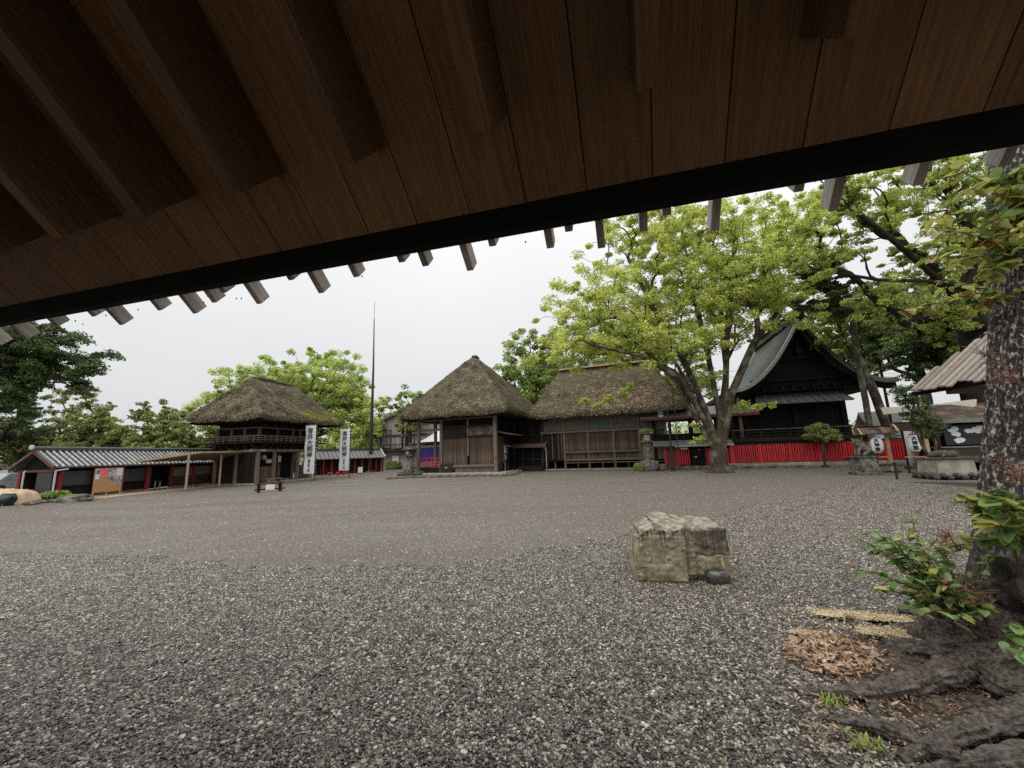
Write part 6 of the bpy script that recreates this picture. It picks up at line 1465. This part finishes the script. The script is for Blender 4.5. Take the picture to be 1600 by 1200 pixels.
# ------------------------------------------------------------ FOREGROUND TREE AT THE RIGHT
def fore_tree():
    TB = Vector((3.98, 3.34, 0)); R0 = .36; LEAN = .245
    t = thing('foreground_tree', 'old lichen flecked tree with spreading roots and leafy shoots at the right edge', 'tree', TB)
    n, m = 200, 230; V = []
    for j in range(m):
        z = -.05 + 6.2 * (j / (m - 1)) ** 1.25
        for i in range(n):
            a = 2 * pi * i / n; fl = .46 * exp(-max(z, 0) / .30) * (1 + .45 * cos(a * 3 + .6) + .25 * cos(a * 5 + 2)) + .16 * exp(-max(z, 0) / 1.0)
            r = R0 * (1 - .035 * z) + fl * .62
            d = Vector((cos(a), sin(a), 0)); p = d * r + Vector((LEAN * z, .03 * z, z))
            q = Vector((cos(a) * 1.0, sin(a) * 1.0, z * .5))
            r2 = .05 * noise.noise(q * 2.2) + .03 * noise.noise(Vector((cos(a) * 5, sin(a) * 5, z * 1.6))) + .018 * noise.noise(Vector((cos(a) * 13, sin(a) * 13, z * 4.5))) + .01 * noise.noise(Vector((cos(a) * 26, sin(a) * 26, z * 11)))
            V.append(p + d * r2)
    F = [(j * n + i, j * n + (i + 1) % n, (j + 1) * n + (i + 1) % n, (j + 1) * n + i) for j in range(m - 1) for i in range(n)]
    link('trunk', npmesh('fore_trunk', V, F, True), M['lichen'], t)
    # roots following the ground
    def root(pts, rads, sd, nm='root', segs=34):
        P = [Vector(p) - TB for p in pts]; Q = []; RR = []
        for i in range(len(P) - 1):
            for k in range(segs): f = k / segs; Q.append(P[i].lerp(P[i + 1], f)); RR.append(rads[i] * (1 - f) + rads[i + 1] * f)
        Q.append(P[-1]); RR.append(rads[-1])
        Q2 = [sum((Q[max(0, min(len(Q) - 1, i + d))] for d in range(-12, 13)), Vector()) / 25 for i in range(len(Q))]
        V = []; k = 40
        for i, q in enumerate(Q2):
            d = (Q2[min(i + 1, len(Q2) - 1)] - Q2[max(0, i - 1)]).normalized(); s = Vector((-d.y, d.x, 0)).normalized(); u = Vector((0, 0, 1))
            for j in range(k):
                a = 2 * pi * j / k; r = RR[i] * .78 * (1 + .22 * noise.noise(Vector((i * .13, sd, a * .6))) + .3 * noise.noise(Vector((q.x * 4, q.y * 4, cos(a) * 2 + sd))) + .12 * noise.noise(Vector((q.x * 12, q.y * 12, sin(a) * 5 + sd))) + .09 * noise.noise(Vector((q.x * 26, q.y * 26, a * 7))) + .05 * noise.noise(Vector((q.x * 60, q.y * 60, a * 12))))
                r *= 1.1 - .34 * abs(noise.noise(Vector((i * .028, a * 2.6 + .6 * sin(i * .06), sd + 5)))) * 2.2 - .11 * abs(noise.noise(Vector((i * .12, a * 9, sd + 9)))) * 2; V.append(q + s * cos(a) * r * 1.15 + u * sin(a) * r * .85)
        F = [(i * k + j, i * k + (j + 1) % k, (i + 1) * k + (j + 1) % k, (i + 1) * k + j) for i in range(len(Q2) - 1) for j in range(k)]
        V.append(Q2[0]); V.append(Q2[-1]); b = len(V)
        me = npmesh('root', V, F, True); link(nm, me, M['rootbark'], t)
    def g(px, py, z=.0): p = G(px, py, z); return (p.x, p.y, z)
    M['rootbark'] = mat('dark_root_bark', (.165, .128, .10), (.03, .022, .017), 38, .42, 1.0, (1, 1, 1), 9, 0, .5, c3=(.19, .165, .145), c3scale=17, c3lo=.55, c3hi=.74, bdist=.03)
    root([g(1248, 1082, .0), g(1290, 1085, .03), g(1360, 1082, .05), g(1430, 1066, .08), g(1520, 1040, .14), (3.7, 3.2, .22)], [.03, .055, .075, .10, .15, .22], 1)
    root([g(1360, 1085, .02), g(1372, 1120, .02), g(1392, 1140, .0)], [.06, .05, .03], 2)
    root([g(1270, 1120, .0), g(1330, 1128, .03), g(1390, 1140, .05), g(1440, 1165, .04), g(1510, 1190, .05)], [.02, .05, .07, .07, .08], 3)
    root([g(1400, 1190, .0), g(1450, 1165, .05), g(1520, 1140, .09), g(1600, 1120, .14), (3.95, 3.0, .18)], [.035, .06, .085, .11, .15], 4)
    root([g(1420, 1215, -.02), g(1500, 1195, .03), g(1600, 1180, .08), (4.0, 2.5, .12)], [.03, .055, .08, .12], 5)
    root([g(1272, 955, .0), g(1320, 965, .03), g(1365, 985, .05), g(1400, 1010, .06), g(1470, 1020, .12), (3.65, 3.4, .22)], [.02, .05, .07, .09, .15, .24], 6)
    root([g(1400, 955, .02), g(1440, 960, .05), g(1480, 985, .09), (3.75, 3.55, .2)], [.05, .08, .11, .2], 7)
    root([g(1480, 1030, .05), g(1540, 1050, .12), g(1600, 1080, .16), (4.3, 3.0, .15)], [.12, .12, .14, .2], 8)
    # mossy foot burl with shoots
    boulder('burl', None, None, (-.42, .15, .2), (.32, .3, .36), M['rootbark'], seed=2, amp=.5, freq=2.2, parent=t, sub=5)
    boulder('burl', None, None, (-.16, -.12, .45), (.28, .26, .4), M['lichen'], seed=6, amp=.45, freq=2.5, parent=t, sub=5)
    for i, (x, y, z, r) in enumerate(((-.36, -.28, .52, .10), (-.30, -.34, .36, .12), (-.42, -.22, .30, .09))):
        boulder('moss_patch', None, None, (x, y, z), (r, r * .6, r * 1.1), M['moss'], seed=i + 50, amp=.5, freq=3, parent=t, sub=4)
    # soil bed around the roots
    V = []; n = 150; X0, X1, Y0, Y1 = 1.75, 7, 1.2, 5.2
    edge = [g(1262, 960), g(1240, 990), g(1245, 1030), g(1250, 1085), g(1270, 1130), g(1330, 1180), g(1400, 1240)]
    def inside(x, y):
        # distance into bed measured from the bent outline (trunk centre ellipse-like)
        ang = atan2(y - 3.1, x - 4.6); r = Vector((x - 4.6, (y - 3.1) * (1.15 if y < 3.1 else 2.1))).length
        return 2.45 + .22 * noise.noise(Vector((x * 5, y * 5, 4))) + .12 * noise.noise(Vector((x * 16, y * 16, 4))) + .25 * noise.noise(Vector((cos(ang) * 3, sin(ang) * 3, 1))) - r
    for j in range(n):
        for i in range(n):
            x = X0 + (X1 - X0) * i / (n - 1); y = Y0 + (Y1 - Y0) * j / (n - 1); e = inside(x, y); k = max(0, min(1, e / .35)); dd = Vector((x - TB.x, y - TB.y)).length
            z = -.03 + .055 * k + k * (.025 * noise.noise(Vector((x * 3, y * 3, 0))) + .012 * noise.noise(Vector((x * 11, y * 11, 0))) + .007 * noise.noise(Vector((x * 30, y * 30, 0)))) + .16 * exp(-(dd / .9) ** 2)
            V.append((x, y, z))
    F = [(j * n + i, j * n + i + 1, j * n + n + i + 1, j * n + n + i) for j in range(n - 1) for i in range(n - 1)]
    so_ = link('soil_bed', npmesh('soil_bed', V, F, True), M['soil']); tag(so_, 'dark wet soil bed between the tree roots', kind='structure')
    # sawdust patches
    def patch(px, py, rx, ry, rz, nm, lb, zz):
        c = G(px, py, zz); V = []; k = 50; rg = 12
        for j in range(rg + 1):
            for i in range(k):
                a = 2 * pi * i / k; f = j / rg; w = 1 + .3 * noise.noise(Vector((cos(a) * 2, sin(a) * 2, px))) + .15 * noise.noise(Vector((cos(a) * 6, sin(a) * 6, px)))
                x, y = cos(a) * rx * f * w, sin(a) * ry * f * w; x, y = x * cos(rz) - y * sin(rz), x * sin(rz) + y * cos(rz)
                V.append((x, y, .010 * (1 - f ** 2) + .010 * noise.noise(Vector((x * 14, y * 14, px))) + .008 * noise.noise(Vector((x * 50, y * 50, px))) - .012 * f ** 4))
        F = [(j * k + i, j * k + (i + 1) % k, (j + 1) * k + (i + 1) % k, (j + 1) * k + i) for j in range(rg) for i in range(k)]
        o = link(nm, npmesh(nm, V, F, True), M['sawdust'], None, c); tag(o, lb, 'sawdust', kind='stuff')
        rr = np.random.default_rng(int(px)); b = MB()
        for _ in range(3600):
            a = rr.uniform(0, 2 * pi); f = abs(rr.normal(.4, .75)); x, y = cos(a) * rx * f, sin(a) * ry * f; x, y = x * cos(rz) - y * sin(rz), x * sin(rz) + y * cos(rz); q = Vector((x, y, .012 - .004 * min(f, 2))); e1 = Vector((rr.normal(0, .006), rr.normal(0, .006), rr.normal(0, .003))); e2 = Vector((rr.normal(0, .004), rr.normal(0, .004), rr.normal(0, .002)))
            b.poly([q - e1, q + e2, q + e1, q - e2])
        g_ = b.build('loose_grains', M['sawdust'], o); g_['kind'] = 'stuff'
    patch(1352, 962, .42, .08, -.35, 'sawdust_patch', 'pale sawdust spread along the upper root', .06)
    patch(1413, 992, .32, .09, -.5, 'sawdust_patch', 'pale sawdust lying on the flat root near the trunk', .11)
    patch(1264, 989, .08, .025, -.2, 'sawdust_patch', 'small sawdust smear left of the leaf pile', .03)
    # dead leaves
    rng = np.random.default_rng(8); Q = []
    c = G(1305, 1022, .03)
    def leafquads(x, y, z, s, tilt):
        a = rng.uniform(0, 2 * pi); nrm = Vector((rng.normal(0, tilt), rng.normal(0, tilt), 1)).normalized(); tt = Vector((cos(a), sin(a), 0)); tt = (tt - nrm * tt.dot(nrm)).normalized(); bb = nrm.cross(tt); p = Vector((x, y, z)); w = s * rng.uniform(.28, .42); cu = s * rng.uniform(-.1, .35)
        A, B, C_, D_ = p - tt * s, p + bb * w + nrm * cu, p + tt * s, p - bb * w + nrm * cu
        Q.append((A, B, C_)); Q.append((A, C_, D_))
    for _ in range(430):
        r = rng.random() ** .55 * 1.12; a = rng.uniform(0, 2 * pi); leafquads(c.x + .36 * r * cos(a) + .1 * r * sin(a), c.y + .30 * r * sin(a), .035 + .05 * (1 - r) * rng.random() + .01, rng.uniform(.03, .055), .5)
    for _ in range(260):
        p = G(rng.uniform(1250, 1600), rng.uniform(1090, 1180), .04); leafquads(p.x, p.y, .045 + .01 * rng.random(), rng.uniform(.008, .02), .4)
    for _ in range(300):
        p = G(rng.normal(1325, 80), rng.normal(1040, 60), .04); leafquads(p.x, p.y, .05 + .01 * rng.random(), rng.uniform(.015, .04), .4)
    for _ in range(60):
        p = G(rng.uniform(200, 1300), rng.uniform(900, 1190)); leafquads(p.x, p.y, .03, rng.uniform(.008, .014), .3)
    for _ in range(420):
        y = rng.uniform(6.5, 34); leafquads(rng.uniform(-1.1, 1.1) * y, y, .012, rng.uniform(.012, .03), .3)
    for _ in range(500):
        y = rng.normal(28, 2.2); leafquads(14 + rng.normal(0, 4.5), y, .014, rng.uniform(.02, .045), .3)
    A = np.array([[v[:] for v in q] for q in Q]).reshape(-1, 3); o = link('dead_leaves', npmesh('dead_leaves', A, np.arange(len(A)).reshape(-1, 3)), M['deadleaf']); tag(o, 'brown fallen leaves heaped between the roots', kind='stuff')
    # litter of bark crumbs, twigs and chips over soil and roots
    for nm, mk, cnt_, sz_ in (('forest_litter', 'twig', 2600, .011), ('bark_crumbs', 'crumb', 3200, .009), ('pale_chips', 'sawdust', 700, .007)):
        if mk == 'crumb': M['crumb'] = mat('bark_crumb', (.12, .095, .075), (.04, .03, .024), 9, .7, 0, island=.6)
        b = MB(); rr = random.Random(len(nm))
        for _ in range(cnt_):
            px, py = rr.uniform(1255, 1640), rr.uniform(948, 1230); p = G(px, py, .03)
            hit = (p.x - 4.6) ** 2 + ((p.y - 3.1) * (1.15 if p.y < 3.1 else 2.1)) ** 2
            if hit > 2.35 ** 2 or (p.x - TB.x) ** 2 + (p.y - TB.y) ** 2 < .2: continue
            z = .034 + .012 * rr.random() + .16 * exp(-(((p.x - TB.x) ** 2 + (p.y - TB.y) ** 2) / .81)); a = rr.uniform(0, 6.28); L_ = sz_ * rr.uniform(.5, 2.2); w = sz_ * rr.uniform(.2, .6)
            d = Vector((cos(a) * L_, sin(a) * L_, rr.gauss(0, .004))); e = Vector((-sin(a) * w, cos(a) * w, rr.gauss(0, .003))); q = Vector((p.x, p.y, z)); b.poly([q - d, q - e, q + d, q + e])
        o = b.build(nm, M[mk], None); tag(o, {'forest_litter': 'reddish twig litter scattered over the soil bed', 'bark_crumbs': 'dark bark crumbs covering the soil bed', 'pale_chips': 'pale wood chips sprinkled over the soil bed'}[nm], kind='stuff')
    # moss tufts and seedlings by the roots
    for i, (px, py) in enumerate(((1305, 1098), (1352, 1165), (1420, 1160))):
        p = G(px, py, .02); b = MB(); r = random.Random(i)
        for k in range(60):
            a = r.uniform(0, 6.28); q = Vector((r.gauss(0, .045), r.gauss(0, .03), 0)); d = Vector((cos(a) * .03, sin(a) * .03, r.uniform(.02, .05))); s = Vector((-sin(a), cos(a), 0)) * .006
            b.poly([q - s, q + s, q + d * .7 + s, q + d, q + d * .7 - s])
        o = b.build('small_weed', M['lf_mid'], None); o.location = p; tag(o, ('green weed tuft left of the root tip', 'green weed tuft below the grey root', 'small weed tuft beside the lowest root')[i], 'weed')

    # ---- leafy shoots: stems with single leaves as parts
    def leafmesh(nm, L_, w):
        V = []; F = []; k = 6
        for j in range(k + 1):
            f = j / k; ww = w * sin(pi * min(1, f * .96 + .04)) ** .75 * (1 - .35 * f); z = -.12 * L_ * f * f + .01 * L_ * sin(f * 9)
            V += [(-ww, L_ * f, z + ww * .35 + .05 * ww * sin(j * 2.2)), (0, L_ * f, z), (ww, L_ * f, z + ww * .35 - .05 * ww * sin(j * 1.9))]
        for j in range(k):
            a = j * 3; F += [(a, a + 1, a + 4, a + 3), (a + 1, a + 2, a + 5, a + 4)]
        return npmesh(nm, V, F, True)
    LM = {}
    for mk in ('leafg', 'leafy', 'leafr'):
        LM[mk] = []
        for s in range(3):
            me = leafmesh('leaf', .1, .027 + .006 * s); me.materials.append(M[mk]); LM[mk].append(me)
    cnt = [0]
    def shoot(base, tip, nleaf, size, mix_, lab, stems=5, spread=.12, seed=0, drop=.3):
        r = random.Random(seed); base = Vector(base); tip = Vector(tip)
        s = thing('leafy_shoot', lab, 'shoot', base); b = MB()
        ends = []
        for k in range(stems):
            e = tip - base + Vector((r.gauss(0, spread), r.gauss(0, spread), r.gauss(0, spread))); st = Vector((r.gauss(0, .03), r.gauss(0, .03), r.gauss(0, .03))); mid = (st + e) / 2 + Vector((r.gauss(0, .04), r.gauss(0, .04), .08))
            P = [st.lerp(mid, f).lerp(mid.lerp(e, f), f) for f in [i / 8 for i in range(9)]]; b.tube(P, [.007 - .0005 * i for i in range(9)], 5); ends.append(P)
        b.build('stem', M['stem'], s)
        for i in range(nleaf):
            P = ends[i % stems]; f = .25 + .75 * ((i // stems + r.random()) / max(1, nleaf / stems)); f = min(f, .999) * 8; k = int(f); p = P[k].lerp(P[k + 1], f - k)
            a = r.uniform(0, 2 * pi); el = r.gauss(.1, .35); mk = r.choices(('leafg', 'leafy', 'leafr'), mix_)[0]
            d = Vector((cos(a) * cos(el), sin(a) * cos(el), sin(el) - drop * r.random())).normalized(); x = d.cross(Vector((0, 0, 1))).normalized(); z = x.cross(d).normalized(); z = (z + x * r.gauss(0, .35)).normalized(); x = d.cross(z).normalized(); sc = size * r.uniform(.6, 1.25)
            o = link('leaf', r.choice(LM[mk]), None, s); o.matrix_local = Matrix(((x.x * sc, d.x * sc, z.x * sc, p.x), (x.y * sc, d.y * sc, z.y * sc, p.y), (x.z * sc, d.z * sc, z.z * sc, p.z), (0, 0, 0, 1))); cnt[0] += 1
    def A3(px, py, y): return AT(px, py, (0, y, 0))
    shoot(A3(1500, 960, 3.4), A3(1398, 865, 3.45), 290, .95, (8, 2, .3), 'bushy green shoot leaning left from the burl low on the trunk', 12, .17, 1)
    shoot(A3(1510, 955, 3.3), A3(1455, 875, 3.4), 200, .9, (8, 1.2, .25), 'dark green shoot in the middle of the basal sprouts', 10, .16, 2)
    shoot(A3(1515, 960, 3.2), A3(1478, 925, 3.1), 80, .8, (4, 3, .3), 'short shoot with yellow leaves just above the roots', 5, .09, 3)
    shoot(A3(1590, 850, 3.2), A3(1500, 765, 3.3), 100, 1.1, (8, 2.5, .1), 'long green shoot arching left in front of the trunk', 4, .09, 4)
    shoot(A3(1600, 860, 3.1), A3(1560, 830, 3.0), 95, 1.35, (6, 4, .4), 'broad leaved shoot hugging the trunk with one red leaf', 5, .12, 5)
    shoot(A3(1620, 800, 3.0), A3(1590, 800, 2.9), 40, 1.2, (7, 3, 0), 'green sprig at the right picture edge beside the trunk', 4, .1, 6)
    shoot(A3(1610, 1010, 2.9), A3(1580, 1002, 2.8), 34, .9, (8, .5, 0), 'tiny green sprig low on the right edge', 3, .06, 7)
    # upper creeper foliage hanging beside the trunk
    shoot(A3(1600, 330, 3.3), A3(1540, 330, 3.3), 230, 1.15, (3, 7, .15), 'yellow green creeper foliage at the top of the trunk', 11, .2, 8, .8)
    shoot(A3(1600, 400, 3.3), A3(1520, 400, 3.3), 240, 1.0, (3, 7, .3), 'yellow brown hanging creeper leaves left of the trunk', 11, .2, 9, .8)
    shoot(A3(1580, 470, 3.3), A3(1500, 450, 3.4), 170, .8, (3, 6, .4), 'thinner creeper leaves below the hanging mass', 9, .2, 10, .8)
    shoot(A3(1620, 280, 3.2), A3(1590, 300, 3.2), 90, 1.2, (5, 5, .1), 'green creeper leaves against the very top of the trunk', 5, .14, 11, .8)
    # dry red-brown twigs
    for i, (px, py, y, w, lb) in enumerate(((1585, 590, 3.05, .16, 'dry red brown twigs sticking out of the trunk at roof height'), (1598, 745, 3.0, .12, 'dry twigs on the trunk above the green shoot'), (1545, 935, 3.15, .16, 'dark dry twigs in the basal sprouts'), (1495, 850, 3.3, .09, 'upright dead sprig behind the basal shoots'))):
        p = A3(px, py, y); b = MB(); r = random.Random(i + 40)
        tip = Vector((-w * 1.6, -w * .4, w * .9)); st = [Vector((w * .6, w * .3, -w * .4)).lerp(tip, f / 10) + Vector((0, 0, .04 * sin(f * .9 + i))) for f in range(11)]; b.tube(st, [.006 - .0004 * f for f in range(11)], 5, cap=False)
        for k in range(60):
            q = st[r.randrange(1, 11)]; d = (Vector((r.gauss(-.4, .5), r.gauss(-.1, .5), r.gauss(.3, .5)))).normalized() * r.uniform(.25, 1.0) * w; m_ = q + d * .5 + Vector((r.gauss(0, .012), r.gauss(0, .012), r.gauss(0, .012)))
            b.tube([q, m_, q + d], [.003, .0025, .001], 4, cap=False)
            if k % 2: e = d.cross(Vector((r.gauss(0, 1), r.gauss(0, 1), r.gauss(0, 1)))).normalized() * w * .25; b.tube([m_, m_ + e + d * .2], [.002, .001], 4, cap=False)
        o = b.build('dry_twigs', M['twig'], None); o.location = p; tag(o, lb, 'twigs')
    p = A3(1610, 760, 3.4)
fore_tree()
